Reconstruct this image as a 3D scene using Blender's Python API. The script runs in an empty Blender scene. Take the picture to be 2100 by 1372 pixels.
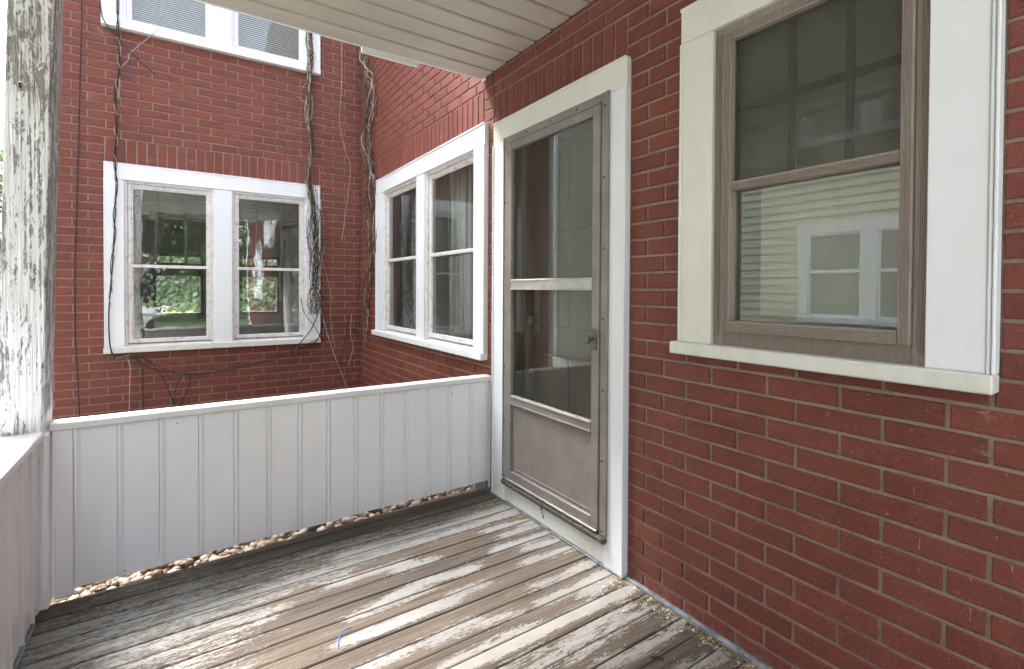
import bpy, bmesh, math, random
from math import sin, cos, pi, radians
from mathutils import Matrix, Vector, noise

random.seed(7)
S = bpy.context.scene
COL = S.collection

# ------------------------------------------------------------------ camera
EYE = 1.2175
yaw, pitch, roll = 5.90659509e-01, -1.34032895e-02, 4.91622601e-03
Fw = Vector((sin(yaw)*cos(pitch), cos(yaw)*cos(pitch), sin(pitch)))
r0 = Vector((cos(yaw), -sin(yaw), 0)); u0 = r0.cross(Fw)
Rt = r0*cos(roll)+u0*sin(roll); Up = -r0*sin(roll)+u0*cos(roll)
cam_d = bpy.data.cameras.new('camera'); cam = bpy.data.objects.new('camera', cam_d); COL.objects.link(cam)
cam.matrix_world = Matrix(((Rt.x, Up.x, -Fw.x, 0), (Rt.y, Up.y, -Fw.y, 0), (Rt.z, Up.z, -Fw.z, EYE), (0, 0, 0, 1)))
cam_d.sensor_width = 36; cam_d.lens = 1013.9/2100*36
cam_d.shift_y = -(686-606.84)/2100
cam_d.clip_start = 0.05; cam_d.clip_end = 500
S.camera = cam

# ------------------------------------------------------------------ sky, sun, exposure
SUN = Vector((-0.42, 1.0, 1.66)).normalized()
w = bpy.data.worlds.new("World"); S.world = w; w.use_nodes = True
nt = w.node_tree; nt.nodes.clear()
sky = nt.nodes.new('ShaderNodeTexSky'); sky.sky_type = 'NISHITA'; sky.sun_disc = False
sky.sun_elevation = math.asin(SUN.z); sky.sun_rotation = math.atan2(SUN.x, SUN.y)
sky.air_density = 1.0; sky.dust_density = 4.0; sky.ozone_density = 0.6
bg = nt.nodes.new('ShaderNodeBackground'); bg.inputs[1].default_value = 0.15
wo = nt.nodes.new('ShaderNodeOutputWorld')
# bright broken cloud: the sky colour fades towards its own luminance, patchily
bw = nt.nodes.new('ShaderNodeRGBToBW'); nt.links.new(sky.outputs[0], bw.inputs[0])
tc = nt.nodes.new('ShaderNodeTexCoord'); cn = nt.nodes.new('ShaderNodeTexNoise'); cn.inputs['Scale'].default_value = 2.2; cn.inputs['Detail'].default_value = 6
nt.links.new(tc.outputs['Generated'], cn.inputs['Vector'])
cr = nt.nodes.new('ShaderNodeValToRGB'); cr.color_ramp.elements[0].position = .38; cr.color_ramp.elements[0].color = (.45, .45, .45, 1)
cr.color_ramp.elements[1].position = .58; cr.color_ramp.elements[1].color = (.95, .95, .95, 1); nt.links.new(cn.outputs[0], cr.inputs[0])
cm = nt.nodes.new('ShaderNodeVectorMath'); cm.operation = 'MULTIPLY'; cm.inputs[1].default_value = (1.24, 1.28, 1.38); nt.links.new(bw.outputs[0], cm.inputs[0])
mx = nt.nodes.new('ShaderNodeMix'); mx.data_type = 'RGBA'; nt.links.new(cr.outputs[0], mx.inputs[0]); nt.links.new(sky.outputs[0], mx.inputs[6]); nt.links.new(cm.outputs[0], mx.inputs[7])
nt.links.new(mx.outputs[2], bg.inputs[0]); nt.links.new(bg.outputs[0], wo.inputs[0])
sd = bpy.data.lights.new('sun', 'SUN'); sd.energy = 0.9; sd.angle = radians(10); sd.color = (1, .95, .88)
so = bpy.data.objects.new('sun', sd); COL.objects.link(so)
so.rotation_euler = SUN.to_track_quat('Z', 'Y').to_euler()
S.view_settings.view_transform = 'Standard'; S.view_settings.look = 'None'
S.view_settings.gamma = 1; S.view_settings.use_curve_mapping = False
S.view_settings.exposure = 3.55
S.render.engine = 'CYCLES'
S.cycles.max_bounces = 8; S.cycles.transparent_max_bounces = 16; S.cycles.diffuse_bounces = 4

# ------------------------------------------------------------------ material helpers
class N:
    def __init__(s, name):
        s.m = bpy.data.materials.new(name); s.m.use_nodes = True
        s.t = s.m.node_tree; s.t.nodes.clear()
        s.out = s.t.nodes.new('ShaderNodeOutputMaterial')
        s.b = s.t.nodes.new('ShaderNodeBsdfPrincipled')
        s.t.links.new(s.b.outputs[0], s.out.inputs[0])
    def n(s, kind, **kw):
        x = s.t.nodes.new('ShaderNode'+kind)
        for k, v in kw.items(): setattr(x, k, v)
        return x
    def l(s, a, b): s.t.links.new(a, b)
    def pos(s, scale=(1, 1, 1), rand=False):
        g = s.n('NewGeometry'); m = s.n('VectorMath', operation='MULTIPLY')
        s.l(g.outputs['Position'], m.inputs[0]); m.inputs[1].default_value = scale
        if not rand: return m.outputs[0]
        o = s.n('ObjectInfo'); mm = s.n('Math', operation='MULTIPLY'); s.l(o.outputs['Random'], mm.inputs[0]); mm.inputs[1].default_value = 57.0
        a = s.n('VectorMath', operation='ADD'); s.l(m.outputs[0], a.inputs[0]); s.l(mm.outputs[0], a.inputs[1])
        return a.outputs[0]
    def noise(s, vec, scale, detail=4, rough=.55, dist=0):
        x = s.n('TexNoise'); x.inputs['Scale'].default_value = scale; x.inputs['Detail'].default_value = detail
        x.inputs['Roughness'].default_value = rough; x.inputs['Distortion'].default_value = dist
        if vec is not None: s.l(vec, x.inputs['Vector'])
        return x.outputs[0]
    def ramp(s, fac, stops):
        r = s.n('ValToRGB'); s.l(fac, r.inputs[0]); e = r.color_ramp.elements
        while len(e) < len(stops): e.new(.5)
        for i, (p, c) in enumerate(stops):
            e[i].position = p
            if not hasattr(c, '__len__'): c = (c, c, c)
            e[i].color = (*c, 1)
        return r.outputs[0]
    def mix(s, fac, a, b, mode='MIX'):
        x = s.n('Mix', data_type='RGBA', blend_type=mode)
        for v, i in ((fac, 0), (a, 6), (b, 7)):
            if hasattr(v, 'is_output'): s.l(v, x.inputs[i])
            elif i == 0: x.inputs[0].default_value = v
            else: x.inputs[i].default_value = (*v, 1)
        return x.outputs[2]
    def math(s, op, a, b=0, clamp=False):
        x = s.n('Math', operation=op); x.use_clamp = clamp
        for v, i in ((a, 0), (b, 1)):
            if hasattr(v, 'is_output'): s.l(v, x.inputs[i])
            else: x.inputs[i].default_value = v
        return x.outputs[0]
    def col(s, c):
        if hasattr(c, 'is_output'): s.l(c, s.b.inputs['Base Color'])
        else: s.b.inputs['Base Color'].default_value = (*c, 1)
    def rough(s, r):
        if hasattr(r, 'is_output'): s.l(r, s.b.inputs['Roughness'])
        else: s.b.inputs['Roughness'].default_value = r
    def bump(s, h, strength=.3, dist=.002):
        b = s.n('Bump'); b.inputs['Strength'].default_value = strength; b.inputs['Distance'].default_value = dist
        s.l(h, b.inputs['Height']); s.l(b.outputs[0], s.b.inputs['Normal'])

def simple(name, c, rough=.5, var=.12, scale=9, stretch=(1, 1, 1), bump=0, bscale=60, metal=0, dirt=None):
    k = N(name); p = k.pos(stretch, True)
    n = k.noise(p, scale, 5)
    lo = tuple(v*(1-var) for v in c); hi = tuple(min(1, v*(1+var)) for v in c)
    col = k.ramp(n, [(.3, lo), (.7, hi)])
    if dirt:
        d = k.ramp(k.noise(k.pos(stretch), dirt[1], 8, .65), [(dirt[2], 0), (dirt[2]+.15, 1)])
        col = k.mix(k.math('MULTIPLY', d, dirt[3]), col, dirt[0])
    k.col(col); k.rough(rough); k.b.inputs['Metallic'].default_value = metal
    if bump: k.bump(k.noise(p, bscale, 4), bump, .002)
    return k.m

STAINS = [((.867, 5.2, 2.73), .10), ((.80, 5.2, 2.60), .06), ((-.61, 5.2, 2.756), .12), ((-.52, 5.2, 3.29), .22), ((.09, 5.2, 2.335), .12), ((-.2, 5.2, 2.30), .10), ((-.60, 5.2, 1.567), .10),
          ((-.6, 5.2, 1.43), .12), ((1.33, 5.2, 1.92), .16), ((1.28, 5.2, 1.70), .10), ((1.565, 3.8, 2.394), .10), ((1.565, 3.26, 2.316), .13), ((1.565, .34, .93), .10), ((1.565, .34, .84), .07), ((1.565, .68, .86), .035), ((1.565, 1.9, 2.42), .05)]
def stains(k):
    acc = None; g = k.n('NewGeometry')
    for c, r in STAINS:
        d = k.n('VectorMath', operation='DISTANCE'); k.l(g.outputs['Position'], d.inputs[0]); d.inputs[1].default_value = c
        m = k.math('SUBTRACT', 1, k.math('DIVIDE', d.outputs['Value'], r), True)
        acc = m if acc is None else k.math('MAXIMUM', acc, m)
    nz = k.noise(k.pos((1, 1, 1.8)), 38, 8, .8, .8)
    return k.math('MULTIPLY', k.math('SUBTRACT', k.math('ADD', k.math('MULTIPLY', acc, .42), nz), .86), 6, True)
def brick_mat():
    k = N('red_brick_siding'); oi = k.n('ObjectInfo')
    at = k.n('Attribute', attribute_name='tone')
    rnd = k.math('ADD', k.math('MULTIPLY', oi.outputs['Random'], .7), at.outputs['Fac'])
    base = k.ramp(rnd, [(0, (.158, .043, .028)), (.5, (.192, .052, .035)), (1, (.232, .066, .046))])
    blot = k.ramp(k.noise(k.pos(), 2.2, 5, .6), [(.35, 0), (.75, 1)])
    base = k.mix(k.math('MULTIPLY', blot, .25), base, (.30, .085, .07))
    grain = k.noise(k.pos(), 150, 6, .8)
    base = k.mix(.9, base, k.ramp(grain, [(.32, (.60, .58, .57)), (.68, (1.38, 1.40, 1.42))]), 'MULTIPLY')
    strk = k.noise(k.pos((60, 60, 500)), 1.0, 3, .6)
    base = k.mix(.3, base, k.ramp(strk, [(.3, (.7, .7, .7)), (.7, (1.2, 1.2, 1.2))]), 'MULTIPLY')
    soot = k.ramp(k.noise(k.pos((9, 9, 5)), 1.0, 7, .72, .4), [(.40, 0), (.72, 1)])
    base = k.mix(k.math('MULTIPLY', soot, .42), base, (.085, .028, .023))
    fade = k.ramp(k.noise(k.pos((14, 14, 40)), 1.0, 5, .7), [(.52, 0), (.74, 1)])
    base = k.mix(k.math('MULTIPLY', fade, .30), base, (.33, .12, .095))
    pit = k.ramp(k.noise(k.pos((120, 120, 120)), 1.0, 2, .5), [(.70, 0), (.75, 1)])
    base = k.mix(k.math('MULTIPLY', pit, .6), base, (.05, .02, .016))
    # pale specks and scrapes of old paint
    sp = k.ramp(k.noise(k.pos((150, 150, 110)), 1.0, 2, .5), [(.70, 0), (.74, 1)])
    base = k.mix(k.math('MULTIPLY', sp, .45), base, (.55, .42, .38))
    gate = k.ramp(k.noise(k.pos(), 1.3, 2), [(.52, 0), (.62, 1)])
    dr = k.ramp(k.noise(k.pos((70, 70, 14)), 1.0, 3, .55), [(.71, 0), (.75, 1)])
    base = k.mix(k.math('MULTIPLY', k.math('MULTIPLY', dr, gate), .6), base, (.50, .37, .33))
    chalk = k.ramp(k.noise(k.pos((5, 5, 9)), 1.0, 6, .7, .6), [(.70, 0), (.80, 1)])
    base = k.mix(k.math('MULTIPLY', chalk, .3), base, (.45, .30, .26))
    sx = k.n('SeparateXYZ'); gp = k.n('NewGeometry'); k.l(gp.outputs['Position'], sx.inputs[0])
    low = k.math('SUBTRACT', .62, k.math('MULTIPLY', sx.outputs['Z'], 3.2), True)
    spl = k.math('MULTIPLY', k.math('SUBTRACT', k.math('ADD', low, k.noise(k.pos(), 30, 7, .75)), 1.02), 5, True)
    base = k.mix(k.math('MULTIPLY', spl, .7), base, (.21, .19, .19))
    base = k.mix(k.math('MULTIPLY', stains(k), .5), base, (.52, .40, .36))
    k.col(base); k.rough(.62)
    k.b.inputs['Specular IOR Level'].default_value = .35
    h = k.math('ADD', k.noise(k.pos(), 240, 4, .75), k.math('MULTIPLY', k.noise(k.pos(), 45, 3), .8))
    k.bump(h, .9, .003)
    return k.m

def mortar_mat():
    k = N('mortar_joint')
    c = k.ramp(k.noise(k.pos(), 7, 5), [(.3, (.235, .178, .138)), (.7, (.335, .262, .208))])
    md = k.ramp(k.noise(k.pos(), 24, 7, .75), [(.45, 0), (.68, 1)])
    c = k.mix(k.math('MULTIPLY', md, .55), c, (.15, .105, .08))
    c = k.mix(.6, c, k.ramp(k.noise(k.pos(), 150, 5, .7), [(.3, (.65, .65, .65)), (.7, (1.25, 1.25, 1.25))]), 'MULTIPLY')
    k.col(c); k.rough(.9); k.bump(k.noise(k.pos(), 300, 3), .5, .002)
    return k.m

def floor_mat():
    k = N('weathered_porch_board')
    oi = k.n('ObjectInfo'); rnd = oi.outputs['Random']
    P = k.pos((1, 1, 1), True)
    g1 = k.noise(k.pos((3.2, 95, 1), True), 1, 6, .65, .5)
    g2 = k.noise(k.pos((14, 420, 1), True), 1, 3, .6)
    wood = k.ramp(g1, [(.25, (.034, .027, .021)), (.46, (.112, .088, .069)), (.75, (.205, .166, .134))])
    wood = k.mix(.5, wood, k.ramp(g2, [(.3, (.6, .6, .6)), (.7, (1.3, 1.3, 1.3))]), 'MULTIPLY')
    tone = k.ramp(rnd, [(0, (.8, .78, .77)), (.5, (1.0, .98, .96)), (1, (1.12, 1.08, 1.02))])
    wood = k.mix(.8, wood, tone, 'MULTIPLY')
    at = k.n('Attribute', attribute_name='paint'); damp_dim = k.n('Attribute', attribute_name='damp_dim')
    wood = k.mix(k.math('MULTIPLY', damp_dim.outputs['Fac'], .75), wood, (.055, .05, .047))
    # paint film: survives where attribute beats a grain-stretched threshold
    th = k.math('ADD', k.math('MULTIPLY', k.noise(k.pos((12, 90, 1), True), 1, 7, .76, 1.0), .58),
                k.math('MULTIPLY', k.noise(k.pos((50, 260, 1), True), 1, 4, .7, .4), .42))
    th = k.math('ADD', k.math('MULTIPLY', k.math('SUBTRACT', th, .5), 1.9), .5)
    d = k.math('SUBTRACT', k.math('ADD', k.math('MULTIPLY', at.outputs['Fac'], .62), .19), th)
    mask = k.math('MULTIPLY', d, 60, True)
    pc = k.ramp(k.noise(P, 3.5, 4), [(.3, (.27, .255, .235)), (.7, (.37, .35, .325))])
    pc = k.mix(k.math('MULTIPLY', damp_dim.outputs['Fac'], 1.0), pc, (.135, .15, .142))  # dirty damp paint, darkened further to offset strong light on the left
    dirt = k.ramp(k.noise(k.pos((8, 30, 1)), 1, 7, .75), [(.42, 0), (.72, 1)])
    pc = k.mix(k.math('MULTIPLY', dirt, k.math('ADD', k.math('MULTIPLY', damp_dim.outputs['Fac'], .5), .34)), pc, (.17, .155, .13))
    col = k.mix(mask, wood, pc)
    moss = k.math('MULTIPLY', k.ramp(k.noise(k.pos((5, 22, 1)), 1, 5, .7), [(.56, 0), (.66, 1)]), damp_dim.outputs['Fac'])
    col = k.mix(k.math('MULTIPLY', moss, .35), col, (.10, .105, .055))
    ed_ = k.n('Attribute', attribute_name='edge')
    col = k.mix(k.math('MULTIPLY', ed_.outputs['Fac'], .6), col, (.035, .03, .026))
    k.col(col)
    k.rough(k.ramp(mask, [(0, .85), (1, .5)]))
    k.b.inputs['Specular IOR Level'].default_value = .35
    h = k.math('ADD', k.math('MULTIPLY', mask, .55), k.math('ADD', k.math('MULTIPLY', g1, .7), k.math('MULTIPLY', g2, .35)))
    k.bump(h, .75, .0022)
    return k.m

def post_mat():
    k = N('peeling_post_paint')
    g = k.noise(k.pos((125, 125, 2.2)), 1, 4, .6, .5)
    wood = k.ramp(g, [(.3, (.17, .155, .15)), (.7, (.42, .385, .36))])
    side = k.n('Attribute', attribute_name='paint')
    th = k.math('ADD', k.math('MULTIPLY', k.noise(k.pos((30, 30, 11)), 1, 8, .80, .8), .52), k.math('ADD', k.math('MULTIPLY', k.noise(k.pos((120, 120, 2.5)), 1, 3, .6, .4), .36), k.math('MULTIPLY', k.noise(k.pos((220, 220, 60)), 1, 3, .7), .12)))
    d = k.math('SUBTRACT', side.outputs['Fac'], th)
    m = k.math('MULTIPLY', d, 45, True)
    pc = k.ramp(k.noise(k.pos((1, 1, .6)), 6, 4), [(.3, (.70, .705, .71)), (.7, (.82, .83, .84))])
    col = k.mix(m, wood, pc)
    rust = k.ramp(k.noise(k.pos((30, 30, 6)), 1, 4), [(.70, 0), (.78, 1)])
    col = k.mix(k.math('MULTIPLY', rust, .35), col, (.32, .17, .07))
    k.col(col); k.rough(.75)
    k.bump(k.math('ADD', k.math('MULTIPLY', m, .6), k.math('MULTIPLY', g, 2.0)), 1.0, .005)
    return k.m

def screen_panel_mat():
    k = N('weathered_aluminium')
    c = k.ramp(k.noise(k.pos(), 6, 5), [(.3, (.185, .168, .157)), (.7, (.275, .252, .237))])
    sp = k.noise(k.pos(), 330, 2, .6)
    c = k.mix(.75, c, k.ramp(sp, [(.35, (.62, .61, .60)), (.68, (1.38, 1.38, 1.38))]), 'MULTIPLY')
    pit = k.ramp(k.noise(k.pos((240, 240, 110)), 1, 2), [(.70, 0), (.76, 1)])
    c = k.mix(k.math('MULTIPLY', pit, .5), c, (.05, .045, .04))
    k.col(c); k.rough(.5); k.b.inputs['Metallic'].default_value = .25
    k.bump(sp, .3, .001)
    return k.m

def white_trim(name, c=(.77, .795, .835), rough=.38, grime=.25, gcol=(.46, .44, .38)):
    k = N(name)
    n = k.noise(k.pos((1, 1, .5)), 3.0, 4)
    col = k.ramp(n, [(.3, tuple(v*.95 for v in c)), (.7, c)])
    d = k.ramp(k.noise(k.pos((1, 1, .35)), 7, 8, .7), [(.50, 0), (.78, 1)])
    col = k.mix(k.math('MULTIPLY', d, grime), col, gcol)
    f = k.ramp(k.noise(k.pos((1, 1, .25)), 150, 3, .7), [(.66, 0), (.76, 1)])
    col = k.mix(k.math('MULTIPLY', f, grime*.5), col, (.40, .36, .31))
    k.col(col); k.rough(rough)
    k.bump(k.noise(k.pos((1, 1, .3)), 8, 3), .12, .004)
    return k.m

def glass_mat(name, tint=(.86, .88, .86), ior=.07, rough=0.0, film=.04, wav=.035, floor=.0):
    k = N(name); k.t.nodes.remove(k.b)
    tr = k.n('BsdfTransparent'); tr.inputs[0].default_value = (*tint, 1)
    gl = k.n('BsdfGlossy'); gl.inputs['Roughness'].default_value = rough; gl.inputs[0].default_value = (.95, .97, .97, 1)
    df = k.n('BsdfDiffuse'); df.inputs[0].default_value = (.45, .45, .42, 1)
    g = k.n('NewGeometry'); dt = k.n('VectorMath', operation='DOT_PRODUCT'); k.l(g.outputs['Incoming'], dt.inputs[0]); k.l(g.outputs['Normal'], dt.inputs[1])
    sch = k.math('POWER', k.math('SUBTRACT', 1, k.math('ABSOLUTE', dt.outputs['Value']), True), 5)
    fac = k.math('ADD', ior, k.math('MULTIPLY', sch, .85*(1-ior)))
    bp = k.n('Bump'); bp.inputs['Strength'].default_value = wav; bp.inputs['Distance'].default_value = .02
    k.l(k.noise(k.pos((1, 1, .6)), 5, 2), bp.inputs['Height'])
    k.l(bp.outputs[0], gl.inputs['Normal'])
    m1 = k.n('MixShader'); k.l(fac, m1.inputs[0]); k.l(tr.outputs[0], m1.inputs[1]); k.l(gl.outputs[0], m1.inputs[2])
    dirt = k.ramp(k.noise(k.pos((1, 1, .35)), 16, 6, .7), [(.45, film*.5), (.75, film*2.2)])
    m2 = k.n('MixShader'); k.l(dirt, m2.inputs[0]); k.l(m1.outputs[0], m2.inputs[1]); k.l(df.outputs[0], m2.inputs[2])
    k.l(m2.outputs[0], k.out.inputs[0])
    return k.m

def mesh_mat(name, c, cover):
    k = N(name); k.t.nodes.remove(k.b)
    tr = k.n('BsdfTransparent'); df = k.n('BsdfDiffuse'); df.inputs[0].default_value = (*c, 1)
    m = k.n('MixShader')
    cv = k.ramp(k.noise(k.pos((1, 1, .5)), 5, 4), [(.3, cover*.8), (.7, cover*1.15)])
    k.l(cv, m.inputs[0]); k.l(tr.outputs[0], m.inputs[1]); k.l(df.outputs[0], m.inputs[2]); k.l(m.outputs[0], k.out.inputs[0])
    return k.m

def leaf_mat(name, c1, c2):
    k = N(name); oi = k.n('Attribute', attribute_name='tone')
    col = k.ramp(oi.outputs['Fac'], [(0, c1), (1, c2)])
    k.col(col); k.rough(.55)
    tl = k.n('BsdfTranslucent'); k.l(col, tl.inputs[0])
    m = k.n('MixShader'); m.inputs[0].default_value = .35
    k.l(k.b.outputs[0], m.inputs[1]); k.l(tl.outputs[0], m.inputs[2]); k.l(m.outputs[0], k.out.inputs[0])
    return k.m

M = {}
M['brick'] = brick_mat(); M['mortar'] = mortar_mat(); M['floor'] = floor_mat(); M['post'] = post_mat()
M['white'] = white_trim('white_trim')
M['yellowed'] = white_trim('yellowed_trim', (.70, .70, .64), .42, .4, (.48, .45, .33))
M['sill'] = white_trim('stained_sill', (.70, .70, .66), .5, .55, (.42, .38, .32))
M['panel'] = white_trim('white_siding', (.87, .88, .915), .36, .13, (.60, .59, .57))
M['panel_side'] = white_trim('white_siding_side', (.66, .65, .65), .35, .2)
M['cap'] = white_trim('white_cap', (.76, .77, .78), .4, .45, (.50, .48, .42))
M['pink_vinyl'] = simple('weathered_vinyl', (.66, .63, .625), .45, .08, 14, dirt=((.30, .24, .21), 22, .52, .55))
M['alu'] = screen_panel_mat()
M['alu_bare'] = simple('bare_aluminium', (.44, .42, .40), .38, .15, 20, metal=.5, bump=.2, bscale=300, dirt=((.16, .15, .14), 60, .55, .6))
M['frame_wood'] = simple('weathered_frame', (.27, .225, .195), .6, .22, 1.0, (260, 260, 12), .4, 1.0, dirt=((.05, .04, .035), 60, .66, .9))
M['kick'] = simple('kick_panel_metal', (.215, .188, .172), .5, .12, 9, bump=.35, bscale=260, metal=.2, dirt=((.42, .39, .36), 160, .52, .6))
M['threshold'] = simple('mossy_threshold', (.055, .052, .045), .9, .5, 60, bump=1, bscale=120, dirt=((.42, .42, .40), 130, .56, .8))
M['soffit'] = simple('beige_soffit', (.50, .465, .40), .45, .07, 3, (1, 4, 1), .1, 8, dirt=((.27, .24, .18), 9, .60, .6))
def soffit_mat():
    k = N('beige_soffit'); p = k.pos((1, 4, 1), True)
    c = k.ramp(k.noise(p, 3, 5), [(.3, (.42, .38, .31)), (.7, (.485, .445, .365))])
    sp = k.ramp(k.noise(k.pos((30, 70, 1)), 1, 5, .7), [(.60, 0), (.70, 1)])
    c = k.mix(k.math('MULTIPLY', sp, .6), c, (.24, .20, .14))
    bl = k.ramp(k.noise(k.pos((2, 3, 1)), 1, 6, .7), [(.5, 0), (.75, 1)])
    c = k.mix(k.math('MULTIPLY', bl, .3), c, (.33, .28, .20))
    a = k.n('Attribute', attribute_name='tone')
    gr = k.math('MULTIPLY', a.outputs['Fac'], k.ramp(k.noise(k.pos((18, 4, 1)), 1, 4), [(.3, .45), (.7, .95)]))  # mildew in the grooves, plus groove shade put into the colour
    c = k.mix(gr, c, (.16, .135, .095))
    k.col(c); k.rough(.45); k.bump(k.noise(p, 8, 3), .1, .002); return k.m
M['soffit'] = soffit_mat()
M['glass'] = glass_mat('window_glass', ior=.075, wav=.055)
M['glass_thin'] = glass_mat('thin_glass', ior=.03, wav=.06, film=.02)
M['glass_flat'] = glass_mat('flat_glass', ior=.105, wav=.006, film=.03)
M['glass_door'] = glass_mat('door_glass', ior=.030, wav=.0006, film=.02)
M['screen'] = mesh_mat('insect_screen', (.080, .078, .066), .34)
M['door_screen'] = mesh_mat('door_insect_screen', (.13, .12, .115), .14)
M['cable'] = simple('black_cable', (.010, .010, .014), .5, .2, 30)
M['cable_blue'] = simple('blue_wire', (.05, .09, .16), .4, .1, 30)
M['vine'] = simple('dead_vine_bark', (.10, .07, .05), .85, .5, 1, (50, 50, 20), .5, 100)
M['vine_pale'] = simple('pale_vine_bark', (.46, .38, .30), .8, .3, 1, (50, 50, 20), .5, 100)
M['room'] = simple('room_plaster', (.28, .27, .25), .9, .05, 3)
M['room_floor'] = simple('room_carpet', (.12, .10, .085), .95, .15, 20)
M['curtain'] = simple('pale_curtain', (.42, .42, .39), .9, .12, 12)
M['shade'] = simple('roller_shade', (.52, .52, .44), .85, .04, 4)
M['shade_dark'] = simple('upper_shade', (.58, .55, .45), .85, .06, 4)
M['blind_dim'] = simple('dull_blind', (.20, .20, .18), .7, .05, 4)
M['blind'] = simple('mini_blind', (.78, .79, .80), .4, .04, 4)
M['grid'] = simple('grey_muntin', (.07, .072, .065), .5, .1, 10)
M['wood_door'] = simple('brown_entry_door', (.075, .042, .034), .5, .35, 1, (8, 8, 3), .2, 30)
M['wood_jamb'] = simple('brown_jamb', (.10, .07, .05), .5, .25, 1, (60, 60, 3))
M['steel'] = simple('brushed_steel', (.13, .13, .13), .55, .2, 60, metal=.2)
M['dark'] = simple('dark_gap', (.02, .018, .016), .9, .2, 10)
M['green_siding'] = simple('pale_green_clapboard', (.55, .57, .44), .6, .05, 4, dirt=((.36, .40, .30), 5, .6, .4))
M['shingle'] = simple('grey_shingle', (.10, .10, .105), .9, .3, 30)
M['grass'] = simple('lawn_grass', (.075, .13, .035), .95, .4, 40, bump=.5, bscale=200)
M['concrete'] = simple('pale_concrete', (.46, .45, .43), .9, .12, 6, bump=.3, bscale=90)
M['bark'] = simple('tree_bark', (.10, .08, .06), .9, .4, 1, (14, 14, 4), .8, 30)
M['leaf'] = leaf_mat('tree_leaves', (.04, .062, .024), (.13, .175, .065))
M['leaf_pale'] = leaf_mat('washed_out_hedge_leaves', (.16, .20, .12), (.42, .48, .32))  # pale overexposed look of the far view put into the leaf colour
M['leaf_y'] = leaf_mat('yellow_leaves', (.35, .30, .04), (.60, .52, .08))
M['leaf_dark'] = simple('hedge_inside', (.15, .18, .11), .9, .3, 3)  # hedge interior lightened as well, to match the washed-out leaves
M['rust'] = simple('rusty_nail', (.13, .06, .03), .8, .3, 90)
M['blue'] = simple('blue_plastic', (.03, .16, .60), .35, .1, 60)
M['straw'] = simple('dry_straw', (.45, .36, .18), .8, .3, 60)
M['flake'] = simple('paint_flake', (.60, .57, .53), .6, .12, 30)
M['caulk'] = simple('grey_caulk', (.20, .22, .25), .6, .4, 25, dirt=((.06, .06, .06), 30, .5, .8))
def pebble_mat():
    k = N('river_pebble'); a = k.n('Attribute', attribute_name='tone')
    c = k.ramp(a.outputs['Fac'], [(0, (.09, .05, .03)), (.3, (.21, .135, .08)), (.55, (.29, .23, .16)), (.8, (.34, .30, .25)), (1, (.12, .11, .10))])
    c = k.mix(.4, c, k.ramp(k.noise(k.pos(), 70, 4), [(.3, (.6, .6, .6)), (.7, (1.25, 1.2, 1.1))]), 'MULTIPLY')
    k.col(c); k.rough(.6); return k.m
M['pebble'] = pebble_mat()

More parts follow.
